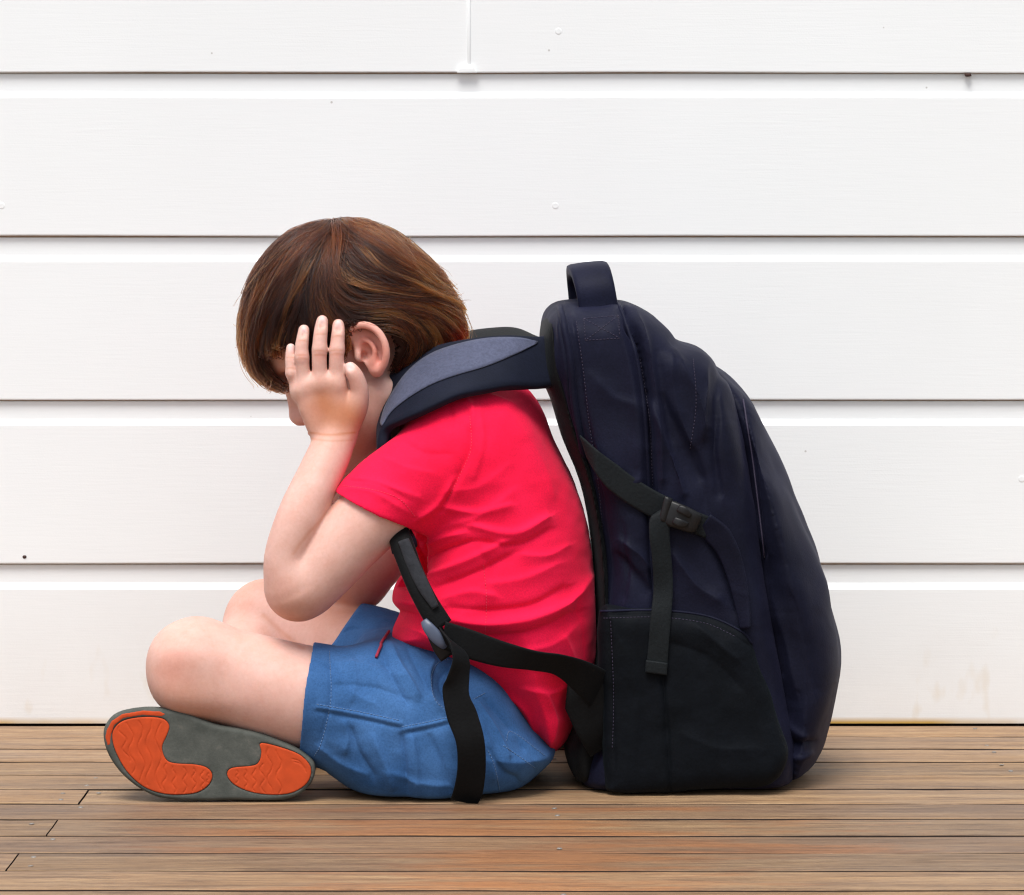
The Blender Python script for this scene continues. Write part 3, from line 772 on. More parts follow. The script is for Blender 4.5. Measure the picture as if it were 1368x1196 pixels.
for px, py, y, r, a in ((490, 445, -.475, .016, .65), (512, 470, -.48, .014, .6), (478, 462, -.46, .012, .6), (503, 492, -.475, .012, .5), (243, 850, -.54, .02, .18), (230, 895, -.54, .018, .2),
                        (395, 555, -.40, .018, .35), (412, 585, -.40, .012, .75), (427, 476, -.50, .006, .3), (450, 476, -.50, .006, .3), (403, 476, -.50, .006, .25)):
    red += a * spot(W(px, py, y), r)
for px, py, y, r in ((447, 765, -.556, .0022), (396, 476, -.50, .0014)):
    flush_shade += 2.0 * spot(W(px, py, y), r)
for px, py, y in ((388.5, 463, -.481), (406, 438.5, -.487), (430.5, 426.5, -.487), (452, 431.5, -.486)):
    c_ = W(px, py, y - .006); dd = np.sqrt(((V[:, 0] - c_[0]) / .0040) ** 2 + ((V[:, 2] - c_[2]) / .0056) ** 2 + ((V[:, 1] - c_[1]) / .007) ** 2)
    nailm += np.clip(1.6 - dd * 1.3, 0, 1)
c_ = W(467.5, 489.5, -.497); dd = np.sqrt(((V[:, 0] - c_[0]) / .0048) ** 2 + ((V[:, 2] - c_[2]) / .0050) ** 2 + ((V[:, 1] - c_[1]) / .008) ** 2); nailm += np.clip(1.6 - dd * 1.3, 0, 1)
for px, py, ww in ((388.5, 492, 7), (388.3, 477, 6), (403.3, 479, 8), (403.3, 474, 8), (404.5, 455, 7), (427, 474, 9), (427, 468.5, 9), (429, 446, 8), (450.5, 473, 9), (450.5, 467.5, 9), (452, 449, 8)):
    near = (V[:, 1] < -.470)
    flush_shade += 0.42 * near * np.exp(-((q[:, 1] - py - .015 * (q[:, 0] - px) ** 2) / 1.3) ** 2 - ((q[:, 0] - px) / ww) ** 4)  # knuckle creases: their shade drawn as dark lines in the colour
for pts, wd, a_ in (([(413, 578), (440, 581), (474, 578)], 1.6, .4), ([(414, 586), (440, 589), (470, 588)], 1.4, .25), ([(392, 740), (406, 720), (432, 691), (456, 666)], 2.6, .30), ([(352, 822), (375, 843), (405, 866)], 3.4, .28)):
    flush_shade += a_ * np.exp(-(line_dist(cr(pts, 6), q[:, 0], q[:, 1]) / wd) ** 2)  # wrist, elbow and far knee: crease shade drawn into the skin colour
col = np.zeros((len(V), 4), np.float32); col[:, 0] = np.clip(flush_shade, 0, 1); col[:, 1] = np.clip(nailm, 0, 1); col[:, 2] = np.clip(red, 0, .9); col[:, 3] = 1
body.data.attributes.new('flush_shade', 'FLOAT_COLOR', 'POINT').data.foreach_set('color', col.ravel())

# --- T-shirt
S = Field((W(440, 900, -.4)[0], -0.575, 0.02), (W(815, 900, -.4)[0], -0.215, W(500, 500, -.4)[2]), 0.0015)
torso = [(600, 530), (650, 518), (690, 523), (722, 560), (752, 612), (776, 664), (790, 722), (796, 800), (796, 870), (790, 905), (770, 925), (768, 955), (757, 985), (735, 1002), (712, 985), (688, 955), (655, 922),
         (625, 900), (590, 885), (550, 872), (524, 850), (530, 828), (534, 815), (523, 800), (528, 780), (545, 755), (553, 735), (556, 700), (565, 650), (570, 600), (575, 560)]
def wshirt(x2, z2): return 0.128 - 0.028 * np.clip((z2 - 0.30) / 0.12, 0, 1) - 0.012 * np.clip((0.16 - z2) / 0.1, 0, 1)
S.pillow(closed_cr(PL(torso, CY), 3), CY, 0.128, 0.085, 2.3, 0.0, 'add', wshirt)
for s, zs in ((-1, 0), (1, 0)):
    if s < 0: sl_ = [P4(632, 590, -.465, 62), P4(593, 614, -.480, 63), P4(548, 645, -.492, 61), P4(506, 677, -.500, 57.5), P4(478, 706, -.505, 56)]
    else: sl_ = [P4(632, 595, -.335, 62), P4(592, 622, -.320, 62), P4(560, 660, -.305, 62), P4(538, 700, -.292, 60)]
    S.tube(sl_, 0.035 if s < 0 else 0.03, 6)
# shoulders / collar
S.tube([P4(560, 556, CY, 52), P4(600, 560, CY, 62), P4(655, 572, CY, 58)], 0.03, 5)
S.tube([P4(600, 572, -.455, 48), P4(640, 565, -.40, 55), P4(600, 575, -.345, 48)], 0.03, 5)
# cut the sleeve end and hollow it
def halfspace(F, p, n, box, k, ):
    p = np.array(p); n = np.array(n) / np.linalg.norm(n)
    F.put(box[0], box[1], lambda X, Y, Z: (X - p[0]) * n[0] + (Y - p[1]) * n[1] + (Z - p[2]) * n[2], k, 'max')
hp = W(503, 676, -.50); hd = W(430, 752, -.50) - W(503, 676, -.50); hd /= np.linalg.norm(hd)
bx = (W(420, 790, -.575), W(560, 600, -.44)); lo_ = np.minimum(*bx); hi_b = np.maximum(*bx)
# sleeve hem line in the picture runs from (455,661) to (551,705)
h0, h1 = W(455, 660, -.5), W(553, 708, -.5); hx = h1 - h0; hn = np.array([hx[2], 0, -hx[0]]); hn = hn if hn[2] < 0 else -hn
halfspace(S, (h0 + h1) / 2, hn, (np.minimum(lo_, hi_b), np.maximum(lo_, hi_b)), 0.002)
S.tube([P4(550, 643, -.492, 52), P4(525, 660, -.497, 53.5), P4(472, 714, -.505, 53)], 0.003, 4, None, 'cut')
hp2 = W(545, 690, -.295); S_box = (W(480, 790, -.335), W(575, 640, -.225))
halfspace(S, hp2, (W(500, 765, -.285) - W(560, 660, -.30)), (np.minimum(*S_box), np.maximum(*S_box)), 0.002)
S.floor(0.012, 0.004)
V, Q = S.mesh(2); del S
V = folds(V, Q, [
    ([(593, 676), (638, 684), (680, 675)], 2.2, 7), ([(632, 702), (687, 712), (732, 690)], 3.2, 8), ([(636, 722), (690, 728), (735, 708)], -1.8, 7),
    ([(566, 772), (620, 750), (672, 724)], 3.6, 8), ([(580, 785), (640, 762), (690, 738)], -2.2, 8), ([(563, 730), (588, 718), (624, 711)], 2.5, 6),
    ([(570, 745), (600, 732), (630, 722)], -2.6, 6), ([(598, 826), (656, 832), (708, 826), (761, 803), (790, 770)], 4.2, 9), ([(604, 846), (660, 850), (712, 842), (770, 818)], -2.6, 11),
    ([(600, 812), (656, 815), (708, 808), (755, 786)], -2.0, 9), ([(628, 556), (629, 600), (612, 640), (590, 682)], -2.4, 6), ([(640, 545), (645, 590), (634, 636)], 1.6, 9),
    ([(640, 735), (655, 760), (648, 790)], -1.0, 10), ([(690, 740), (730, 742), (760, 728)], 1.6, 8), ([(650, 780), (700, 772), (748, 752)], 1.5, 9),
    ([(647, 905), (674, 924), (702, 947), (716, 976)], 2.8, 7), ([(640, 912), (664, 936), (690, 960)], -2.2, 7), ([(700, 920), (735, 925), (760, 915)], 2.0, 9), ([(730, 930), (742, 960), (738, 990)], 2.4, 8),
    ([(530, 800), (548, 806), (566, 806)], 3.2, 6), ([(533, 817), (552, 822), (574, 828)], -4.0, 6), ([(526, 834), (556, 842), (584, 856)], 2.6, 7), ([(548, 752), (560, 770), (566, 790)], 2.5, 6),
    ([(556, 722), (566, 742), (572, 770)], -3.0, 5), ([(480, 640), (520, 650), (560, 664)], 1.2, 7), ([(515, 612), (545, 625), (580, 632)], 1.0, 8), ([(540, 590), (570, 605), (600, 606)], -1.0, 8),
    ([(465, 652), (500, 658), (545, 684)], 0.9, 4), ([(470, 642), (504, 646), (550, 670)], -0.7, 3), ([(560, 690), (585, 672), (606, 640)], 2.6, 8),
    ([(690, 560), (720, 610), (740, 660)], 1.0, 14), ([(770, 800), (780, 850), (782, 890)], -1.6, 8), ([(755, 850), (768, 880), (770, 905)], 1.4, 8),
    ([(622, 532), (632, 548), (630, 570)], 1.8, 6), ([(650, 526), (668, 532), (690, 540)], 2.0, 6), ([(600, 540), (606, 556), (602, 572)], -1.2, 6), ([(604, 700), (640, 690), (690, 652)], 1.3, 9), ([(600, 655), (640, 650), (680, 620)], 1.0, 10), ([(590, 800), (630, 790), (660, 795)], 1.6, 7), ([(700, 870), (740, 860), (780, 830)], 1.2, 9), ([(612, 860), (650, 868), (690, 872)], 1.5, 6)], gain=1.6)
N = normals(V, Q)
V = V + N * (0.0016 * vnoise(V, 0.045) + 0.0005 * vnoise(V * np.array([1, 1, 1.8]), 0.020, 5))[:, None]
V = lap(V, Q, 0.4)
shirt = mesh_obj('t_shirt', V, Q, M['shirt'], person)
shirt_tree = bvh_of(V, Q)
st = [stitches(drape(shirt_tree, cr(l, 14), 0.0002), 0.003, 0.002, 0.0003) for l in ([(458, 649), (505, 656), (535, 668), (556, 692)], [(628, 556), (629, 600), (612, 640), (596, 672)], [(646, 755), (650, 800), (648, 850)])]
mesh_obj('stitching', *merge(st), M['thread_red'], shirt)['kind'] = 'stuff'

# --- shorts
T = Field((W(385, 900, -.5)[0] - .01, -0.60, -0.004), (W(760, 900, -.4)[0], -0.20, W(500, 800, -.4)[2]), 0.0013)
hip = [(470, 872), (520, 846), (580, 860), (640, 890), (690, 930), (735, 985), (742, 1003), (730, 1022), (700, 1048), (660, 1068), (610, 1080), (545, 1080), (500, 1064), (470, 1040), (450, 1000)]
T.pillow(closed_cr(PL(hip, CY - 0.02), 3), CY, 0.134, 0.075, 2.6)
T.tube([P4(600, 960, -.455, 92), P4(520, 952, -.470, 88), P4(450, 940, -.483, 77), P4(400, 931, -.488, 74.5)], 0.02, 6)
T.pillow(closed_cr(PL([(410, 950), (470, 930), (560, 930), (640, 960), (660, 1030), (610, 1072), (545, 1072), (500, 1062), (440, 1030), (402, 1002)], -.475), 3), -.475, 0.055, 0.045, 2.3, 0.02)
T.tube([P4(600, 930, -.345, 84), P4(540, 898, -.325, 74), P4(480, 872, -.298, 66), P4(430, 856, -.276, 64)], 0.02, 6)
# hems
a0, a1 = W(418, 862, -.488), W(400, 1006, -.488); hx = a1 - a0; n = np.array([hx[2], 0, -hx[0]]); n = n if n[0] < 0 else -n
bxx = (W(350, 1060, -.60), W(470, 850, -.40)); halfspace(T, (a0 + a1) / 2, n, (np.minimum(*bxx), np.maximum(*bxx)), 0.002)
T.tube([P4(460, 938, -.481, 69.5), P4(410, 932, -.487, 69.5), P4(350, 915, -.490, 70)], 0.002, 4, None, 'cut')
b0, b1 = W(476, 815, -.29), W(434, 870, -.29); hx = b1 - b0; n = np.array([hx[2], 0, -hx[0]]); n = n if n[0] < 0 else -n
bxx = (W(300, 960, -.39), W(500, 770, -.16)); halfspace(T, (b0 + b1) / 2, n, (np.minimum(*bxx), np.maximum(*bxx)), 0.002)
T.tube([P4(490, 880, -.30, 60), P4(430, 860, -.275, 60), P4(380, 840, -.26, 60)], 0.002, 4, None, 'cut')
# side pocket mouth
T.tube([P4(606, 884, -.527, 5), P4(594, 892, -.530, 8), P4(592, 915, -.534, 10), P4(602, 940, -.536, 6)], 0.004, 5, None, 'cut')
T.floor(0.0015, 0.006)
V, Q = T.mesh(2); del T
V = folds(V, Q, [
    ([(424, 944), (480, 954), (536, 966)], 0.9, 3), ([(424, 950), (480, 960), (536, 972)], -0.9, 3), ([(537, 974), (570, 968), (600, 961)], 0.9, 3), ([(537, 980), (570, 974), (600, 967)], -0.9, 3),
    ([(441, 872), (442, 934), (430, 990)], -1.0, 3), ([(538, 985), (542, 1020), (545, 1060)], -2.2, 6), ([(552, 985), (556, 1020), (560, 1060)], 1.6, 7), ([(500, 985), (515, 1020), (525, 1050)], 2.2, 10), ([(470, 975), (480, 1005), (500, 1035)], -1.8, 9),
    ([(522, 860), (535, 890), (560, 930)], 2.4, 7), ([(510, 862), (520, 895), (545, 940)], -2.2, 7), ([(545, 868), (560, 895), (575, 925)], -1.8, 6), ([(580, 884), (574, 905), (580, 935), (596, 952)], 2.4, 5),
    ([(455, 885), (500, 892), (540, 905)], 1.2, 8), ([(450, 915), (500, 918), (550, 935)], -1.0, 8), ([(460, 965), (465, 985), (462, 1005)], 1.2, 5), ([(640, 940), (662, 975), (680, 1010)], 1.8, 7), ([(650, 935), (680, 970), (700, 1000)], -1.6, 7),
    ([(600, 975), (620, 1010), (640, 1050)], 1.5, 9), ([(575, 985), (590, 1020), (600, 1055)], -1.5, 9), ([(652, 1000), (672, 1030), (690, 1040)], -1.6, 6), ([(683, 978), (705, 995), (728, 1012)], 1.5, 5), ([(450, 845), (480, 838), (520, 845)], -1.4, 6), ([(604, 890), (593, 900), (592, 920), (604, 944)], -4.0, 8), ([(470, 880), (476, 910), (470, 935)], 1.0, 9), ([(640, 960), (655, 1000), (662, 1040)], 1.4, 8), ([(520, 1030), (560, 1045), (600, 1050)], 1.2, 8), ([(430, 1000), (455, 1018), (490, 1035)], 1.2, 7), ([(690, 985), (712, 1012), (715, 1030)], -1.2, 6), ([(446, 900), (470, 925), (500, 940)], 0.9, 7)], gain=2.1)
N = normals(V, Q)
V = V + N * (0.0012 * vnoise(V, 0.035, 3) + 0.0004 * vnoise(V, 0.016, 8))[:, None]
V = lap(V, Q, 0.4); V[:, 2] = np.maximum(V[:, 2], 0.001)
shorts = mesh_obj('shorts', V, Q, M['shorts'], person)
sh_tree = bvh_of(V, Q)
st = [stitches(drape(sh_tree, cr(l, 14), 0.0002), 0.0032, 0.0024, 0.0004) for l in ([(423, 941), (480, 951), (535, 963)], [(537, 971), (570, 965), (600, 958)], [(440, 870), (442, 934), (430, 990), (420, 1010)],
      [(604, 881), (586, 885), (576, 905), (581, 935), (600, 952)], [(633, 934), (650, 925)], [(676, 990), (684, 978), (728, 1010)], [(672, 996), (715, 1026)], [(652, 1003), (660, 1022), (668, 1058)])]
mesh_obj('stitching', *merge(st), M['thread_blue'], shorts)['kind'] = 'stuff'
cord = drape(sh_tree, cr([(520, 846), (512, 858), (506, 870), (502, 880)], 6), 0.002)
mesh_obj('drawcord', *sweep(cord, 0.0014, 7), M['drawcord'], shorts)

# --- shoes
def Z2(lst): return [(120 + x / 3.109, 760 + y / 3.109) for x, y in lst]
OUT = Z2([(55, 680), (80, 625), (130, 595), (220, 580), (300, 583), (400, 605), (520, 650), (620, 668), (720, 692), (850, 745), (915, 790), (935, 830), (920, 890), (860, 945), (760, 965), (600, 962), (450, 965), (300, 955), (200, 910), (120, 840), (70, 760)])
FORE = Z2([(100, 660), (140, 628), (220, 614), (300, 620), (330, 650), (320, 690), (300, 740), (315, 790), (350, 808), (440, 814), (490, 828), (512, 860), (495, 900), (450, 930), (380, 940), (300, 935), (220, 905), (150, 840), (105, 760), (90, 700)])
HEEL = Z2([(715, 722), (850, 760), (905, 800), (922, 840), (905, 890), (850, 928), (780, 940), (690, 933), (620, 910), (580, 880), (568, 850), (590, 827), (680, 817), (705, 795), (712, 760)])
TOE = Z2([(64, 700), (70, 668), (90, 632), (135, 603), (220, 589), (290, 592), (318, 604), (300, 614), (220, 608), (140, 621), (102, 650), (88, 690), (86, 730), (74, 735)])
YS = -0.529
def make_shoe():
    e = thing('shoe', None, None, W(280, 1066, YS)); e.location.z = 0
    e.parent = person; e.matrix_parent_inverse = __import__('mathutils').Matrix.Translation(-Vector(person.location))
    x0, x1 = W(130, 1000, YS)[0], W(428, 1000, YS)[0]
    A = Field((x0, YS - .004, -.003), (x1, YS + .022, W(0, 940, YS)[2]), 0.0011)
    A.slab(closed_cr(PL(OUT, YS), 4), YS, YS + 0.016, 0.004)
    for pl in (FORE, HEEL): A.slab(closed_cr(PL(pl, YS), 4), YS - .004, YS + 0.0016, 0.0005, 0.0, 'cut')
    A.floor(0.0005)
    V, Q = A.mesh(1); mesh_sole = (V, Q)
    so_ = mesh_obj_child('outsole', V, Q, M['rubber_grey'], e)
    # orange grip pads with carved wavy grooves
    def pad(pl, lines):
        A = Field((x0, YS - .003, -.003), (x1, YS + .005, W(0, 940, YS)[2]), 0.0006)
        pp = closed_cr(PL(pl, YS), 4); cen = pp.mean(0); pp = cen + (pp - cen) * 0.985
        A.slab(pp, YS - 0.0004, YS + 0.0025, 0.0006)
        for l in lines: A.tube([[*W(120 + x / 3.109, 760 + y / 3.109, YS - .0004), .00050] for x, y in l], 0.0006, 5, None, 'cut')
        V, Q = A.mesh(1); mesh_obj_child('grip_pad', V, Q, M['rubber_orange'], so_)
    wl = lambda x, y0, y1, sh=0, amp=13: [(x + sh * t + amp * math.sin(t * 11 + x * .03), y0 + (y1 - y0) * t) for t in np.linspace(0, 1, 9)]
    pad(FORE, [wl(128, 655, 800, 30), wl(165, 640, 850, 15), wl(205, 632, 880, 15), wl(245, 632, 900, 0), wl(285, 640, 915, 0), wl(318, 810, 930, -15, 8), wl(350, 822, 930, 0, 8), wl(395, 825, 930, 0, 8), wl(430, 830, 925, 5, 8), wl(465, 838, 915, 5, 8), wl(490, 850, 890, 0, 4)])
    pad(HEEL, [wl(612, 838, 890, 0, 5), wl(645, 835, 915, 5, 7), wl(680, 832, 925, 5, 8), wl(715, 810, 932, 5, 10), wl(745, 745, 935, 5, 12), wl(785, 755, 935, 0, 12)] + [[(840 + 10 * k, 790 + 12 * k), (870 + 9 * k, 800 + 14 * k), (895 + 4 * k, 830 + 14 * k)] for k in range(2)])
    A = Field((x0, YS - .003, -.003), (x1, YS + .006, W(0, 940, YS)[2]), 0.0008)
    A.slab(PL(TOE, YS), YS - 0.0002, YS + 0.003, 0.0004); V, Q = A.mesh(1); mesh_obj_child('toe_edge', V, Q, M['rubber_orange'], so_)
    A = Field((x0, YS, -.003), (x1, YS + .10, W(0, 930, YS)[2]), 0.0016)
    up = closed_cr(PL(OUT, YS), 3); cen = up.mean(0); up = cen + (up - cen) * 0.965
    A.pillow(up, YS + .012, 0.065, 0.035, 2.2)
    A.ell(W(345, 985, YS + .08), (0.045, 0.03, 0.028), None, 0.004, 'cut')
    A.put((x0, YS, 0), (x1, YS + .012, .2), lambda X, Y, Z: (YS + .012) - Y + 0 * X + 0 * Z, 0, 'max')
    A.floor(0.0005)
    V, Q = A.mesh(2); mesh_obj_child('upper', V, Q, M['shoe_cloth'], e)
    return e
def mesh_obj_child(name, V, Q, m_, parent):
    o = mesh_obj(name, V, Q, m_, None); o.parent = parent
    bpy.context.view_layer.update()
    o.matrix_parent_inverse = parent.matrix_world.inverted()
    return o
shoe = make_shoe()
# the other shoe, tucked under the far thigh, its sole turned to the wall
def copy_tree(o, parent):
    c = o.copy(); C.objects.link(c); c.parent = parent
    for ch in o.children: copy_tree(ch, c)
    return c
bpy.context.view_layer.update()
shoe2 = copy_tree(shoe, person)
shoe2.rotation_euler = (0, math.radians(0), math.radians(180))
p = W(455, 1040, -.285); shoe2.location = (p[0] - .02, -.245, 0.0)

# --- hair
HC = np.array([470.0, 420.0])
ENV = closed_cr([(319, 440), (321, 412), (331, 380), (349, 347), (376, 318), (411, 298), (450, 289), (490, 293), (530, 309), (565, 336), (590, 366), (608, 396), (620, 425), (624, 448), (618, 474), (600, 496), (570, 512), (525, 525), (470, 535), (420, 535), (385, 527), (352, 514), (331, 492), (321, 466)], 6)
eth = np.arctan2(ENV[:, 1] - HC[1], ENV[:, 0] - HC[0]); er = np.hypot(ENV[:, 0] - HC[0], ENV[:, 1] - HC[1]); o_ = np.argsort(eth); eth = eth[o_]; er = er[o_]
def Renv(th): return np.interp(th, eth, er, period=2 * math.pi)
LAT = 0.083
def lift(q, shell, side):
    v = q - HC; th = np.arctan2(v[:, 1], v[:, 0]); r = np.hypot(v[:, 0], v[:, 1]); Re = Renv(th); c = np.clip(r / Re, 0, 0.9995)
    v = v * np.minimum(1, Re * 0.9995 / np.maximum(r, 1e-6))[:, None]
    lat = LAT * np.sqrt(1 - c ** 2.3) * shell
    y = CY + side * lat
    qq = HC + v * shell[:, None]
    d = y + DW
    # keep size constant in depth (true distances, drawn at the middle plane of the head)
    base = np.stack([(qq[:, 0] - PX0) * (CY + DW) / F, y, H + (PY0 - qq[:, 1]) * (CY + DW) / F], 1)
    return base
HMASK = np.array([(316, 440), (321, 408), (331, 376), (349, 343), (376, 314), (411, 294), (450, 285), (490, 289), (530, 305), (565, 332), (592, 362), (611, 392), (624, 425), (628, 448), (624, 474), (604, 496), (575, 510), (545, 512), (531, 500), (527, 484), (532, 462), (524, 448), (512, 440), (500, 431), (485, 428), (470, 432), (464, 444), (466, 462), (463, 478), (440, 490), (392, 488), (384, 466), (372, 462), (366, 474), (356, 470), (348, 474), (352, 492), (364, 507), (386, 522), (378, 528), (350, 516), (329, 494), (319, 466)], float)
def Z1(lst): return np.array([(300 + x / 3.322, 270 + y / 3.322) for x, y in lst])
GUIDES = [Z1(l) for l in (
    [(450, 80), (340, 130), (240, 240), (160, 380), (100, 540), (100, 690), (160, 790), (270, 840)], [(470, 100), (360, 190), (270, 300), (200, 430), (150, 570), (150, 690), (220, 790)],
    [(475, 110), (390, 240), (310, 360), (250, 480), (200, 600), (215, 720)], [(480, 120), (430, 250), (370, 380), (320, 480), (280, 570), (300, 680)], [(470, 200), (420, 330), (400, 430), (390, 520), (380, 620), (400, 720)],
    [(490, 110), (500, 230), (560, 320), (650, 380), (750, 400), (850, 430), (950, 425), (1045, 420)], [(520, 90), (600, 180), (720, 280), (850, 340), (960, 400), (1040, 440)], [(540, 70), (700, 120), (830, 220), (930, 330), (1020, 430), (1075, 540)],
    [(420, 330), (460, 430), (560, 480), (700, 480), (820, 500), (930, 560), (1010, 600)], [(400, 420), (450, 490), (560, 525), (680, 530), (800, 560), (890, 620), (860, 700)], [(700, 495), (800, 485), (890, 540), (880, 640), (810, 720), (775, 775)],
    [(480, 66), (380, 92), (285, 160), (195, 265), (120, 400), (78, 550), (85, 680)], [(500, 64), (600, 68), (720, 112), (850, 205), (950, 320), (1030, 430), (1070, 520)],
    [(900, 450), (1000, 500), (1060, 570), (1040, 640), (950, 680)], [(950, 500), (980, 600), (920, 680), (830, 750)], [(500, 470), (500, 560), (490, 660), (480, 720)], [(800, 520), (830, 600), (790, 690), (780, 770)])]
gp, gt = [], []
for gl in GUIDES:
    s_ = cr(gl, 6); tt = np.gradient(s_, axis=0); tt /= np.linalg.norm(tt, axis=1)[:, None]; gp.append(s_); gt.append(tt)
gp = np.vstack(gp); gt = np.vstack(gt)
def flow(q):
    d2 = ((q[:, None, :] - gp[None]) ** 2).sum(2); w = np.exp(-d2 / (2 * 13.0 ** 2)) + 1e-7 / (d2 + 1)
    v = (w[:, :, None] * gt[None]).sum(1); return v / np.maximum(np.linalg.norm(v, axis=1), 1e-9)[:, None]
NS = 16
def strands(nclump, per, side, rs, sh0=.945, sh1=1.0, w0=2.0, w1=6.0, taper=.8, l0=60, l1=150, dark=0.0):
    # seeds spread evenly over the cap, pulled back along the flow so that hair starts near the whorl
    q = []
    while len(q) < nclump:
        th = rs.uniform(-math.pi, math.pi); sl2 = math.sqrt(1 - rs.random() ** 2) if rs.random() < .45 else math.sqrt(rs.random())
        r = float(Renv(th)) * min(sl2, .985); p = HC + r * np.array([math.cos(th), math.sin(th)])
        q.append(p)
    for _ in range(nclump // 7):                            # the crown and the outline of the head
        th = rs.uniform(-2.6, -0.2) if rs.random() < .7 else rs.uniform(-math.pi, 0.1); r = float(Renv(th)) * rs.uniform(.84, .985)
        q.append(HC + r * np.array([math.cos(th), math.sin(th)]))
    q = np.array(q); q = q[poly_sd(HMASK, q[:, 0], q[:, 1]) < -1]
    n = len(q); back = q.copy(); bl = rs.uniform(10, 70, n)
    for k in range(8):
        step = back - flow(back) * (bl / 8)[:, None]; ok = poly_sd(ENV, step[:, 0], step[:, 1]) < -1.5
        back = np.where(ok[:, None], step, back)
    bend = rs.normal(0, .07, n); phase = rs.uniform(0, 6.28, n)
    path = [back]; L = rs.uniform(l0, l1, n) / (NS - 1); alive = np.ones(n, bool)
    for k in range(NS - 1):
        fl = flow(path[-1]); an = bend + .09 * np.sin(k * .55 + phase); fl = np.stack([fl[:, 0] * np.cos(an) - fl[:, 1] * np.sin(an), fl[:, 0] * np.sin(an) + fl[:, 1] * np.cos(an)], 1)
        nx_ = path[-1] + fl * L[:, None]
        alive &= (poly_sd(HMASK, nx_[:, 0], nx_[:, 1]) < rs.uniform(-1, 4, n))
        path.append(np.where(alive[:, None], nx_, path[-1] + (nx_ - path[-1]) * 0.02))
    path = np.stack(path, 1)                                  # n, NS, 2
    shell = rs.uniform(sh0, sh1, n)
    # locks: highlights at the back and front rim of the head put into the tint
    warm = np.clip((path[:, NS // 2, 0] - 500) / 90, 0, 1) * 0.40 + 0.20 * np.clip((345 - path[:, NS // 2, 0]) / 30, 0, 1)
    tin0 = np.clip(rs.beta(1.1, 1.5, n) * 0.74 + warm + rs.normal(0, .06, n) - dark + 4 * (shell - .975), 0, 1)
    flick = np.where((rs.random(n) < .42), rs.uniform(.0, .055, n), 0) * (path[:, -1, 0] > 540)
    out = []; tins = []
    tpar = np.linspace(0, 1, NS)
    wid = rs.uniform(w0, w1, n)
    for c in range(per):
        off = rs.normal(0, 1, (n, 2)) * wid[:, None]; ang = rs.normal(0, .8, (n, 2))
        env = (1.0 - taper * tpar ** 1.3)[None, :, None]
        p = path + off[:, None, :] * env + ang[:, None, :] * 2.4 * np.sin(tpar * 5 + rs.uniform(0, 6, (n, 1)))[:, :, None] * tpar[None, :, None]
        sh = shell + rs.normal(0, .007, n)
        prof_ = np.interp(tpar, [0, .3, .85, 1], [-.03, 0, 0, -.012])
        shl = (sh[:, None] + prof_[None]) + flick[:, None] * tpar[None] ** 3
        wild = rs.random(n) < 0.022
        shl = shl + (wild * rs.uniform(.008, .085, n) )[:, None] * tpar[None] ** 1.5
        flat = lift(p.reshape(-1, 2), shl.ravel(), side).reshape(n, NS, 3)
        out.append(flat); tins.append(np.clip(tin0 + rs.normal(0, .07, n), 0, 1))
    return np.vstack(out), np.concatenate(tins)
rs = np.random.default_rng(5)
LAY = [strands(1100, 9, -1, rs, .925, .965, 2, 5, .5, 60, 140, .12), strands(520, 36, -1, rs, .948, 1.010, 3.5, 8.0, .93, 90, 175),
       strands(700, 7, 1, rs, .925, .965, 2, 5, .5, 60, 140, .12), strands(380, 20, 1, rs, .948, 1.010, 3.5, 8.0, .93, 90, 175)]
allS = np.vstack([a for a, b_ in LAY]); allT = np.concatenate([b_ for a, b_ in LAY])
# base cap under the strands
def cap(scale):
    nth, nph = 120, 36; V, keep, idx = [], [], {}
    th = np.linspace(-math.pi, math.pi, nth, endpoint=False)
    Vs, Fs = [], []
    for side in (-1, 1):
        ph = np.linspace(0, math.pi / 2, nph); TH, PH = np.meshgrid(th, ph, indexing='ij')
        r = Renv(TH) * np.cos(PH)
        qx = HC[0] + r * np.cos(TH); qy = HC[1] + r * np.sin(TH)
        P = lift(np.stack([qx.ravel(), qy.ravel()], 1), np.full(qx.size, scale), side)
        ins = (poly_sd(HMASK, qx, qy) < -2.0).ravel()
        base = len(Vs); Vs += list(P)
        for i in range(nth):
            for j in range(nph - 1):
                f = [i * nph + j, ((i + 1) % nth) * nph + j, ((i + 1) % nth) * nph + j + 1, i * nph + j + 1]
                if all(ins[k] for k in f): Fs.append([base + k for k in (f if side > 0 else f[::-1])])
    return Vs, Fs
hv, hfc = cap(0.945)
hair = mesh_obj('hair', hv, hfc, M['hair_base'], person)
sol = hair.modifiers.new('thickness', 'SOLIDIFY'); sol.thickness = 0.006; sol.offset = 0
hcv = bpy.data.hair_curves.new('strands')
n = len(allS); hcv.add_curves([NS] * n)
hcv.position_data.foreach_set('vector', allS.astype(np.float32).ravel())
rad = np.tile(np.interp(np.linspace(0, 1, NS), [0, .7, 1], [.00026, .00022, .00006]), n).astype(np.float32)
hcv.attributes.new('radius', 'FLOAT', 'POINT').data.foreach_set('value', rad)
hcv.attributes.new('tint', 'FLOAT', 'CURVE').data.foreach_set('value', allT.astype(np.float32))
hcv.materials.append(M['hair'])
ho = bpy.data.objects.new('hair_strands', hcv); link(ho, hair)
ho.matrix_parent_inverse = hair.matrix_parent_inverse.inverted() @ hair.matrix_parent_inverse
bpy.context.view_layer.update(); ho.matrix_parent_inverse = hair.matrix_world.inverted()

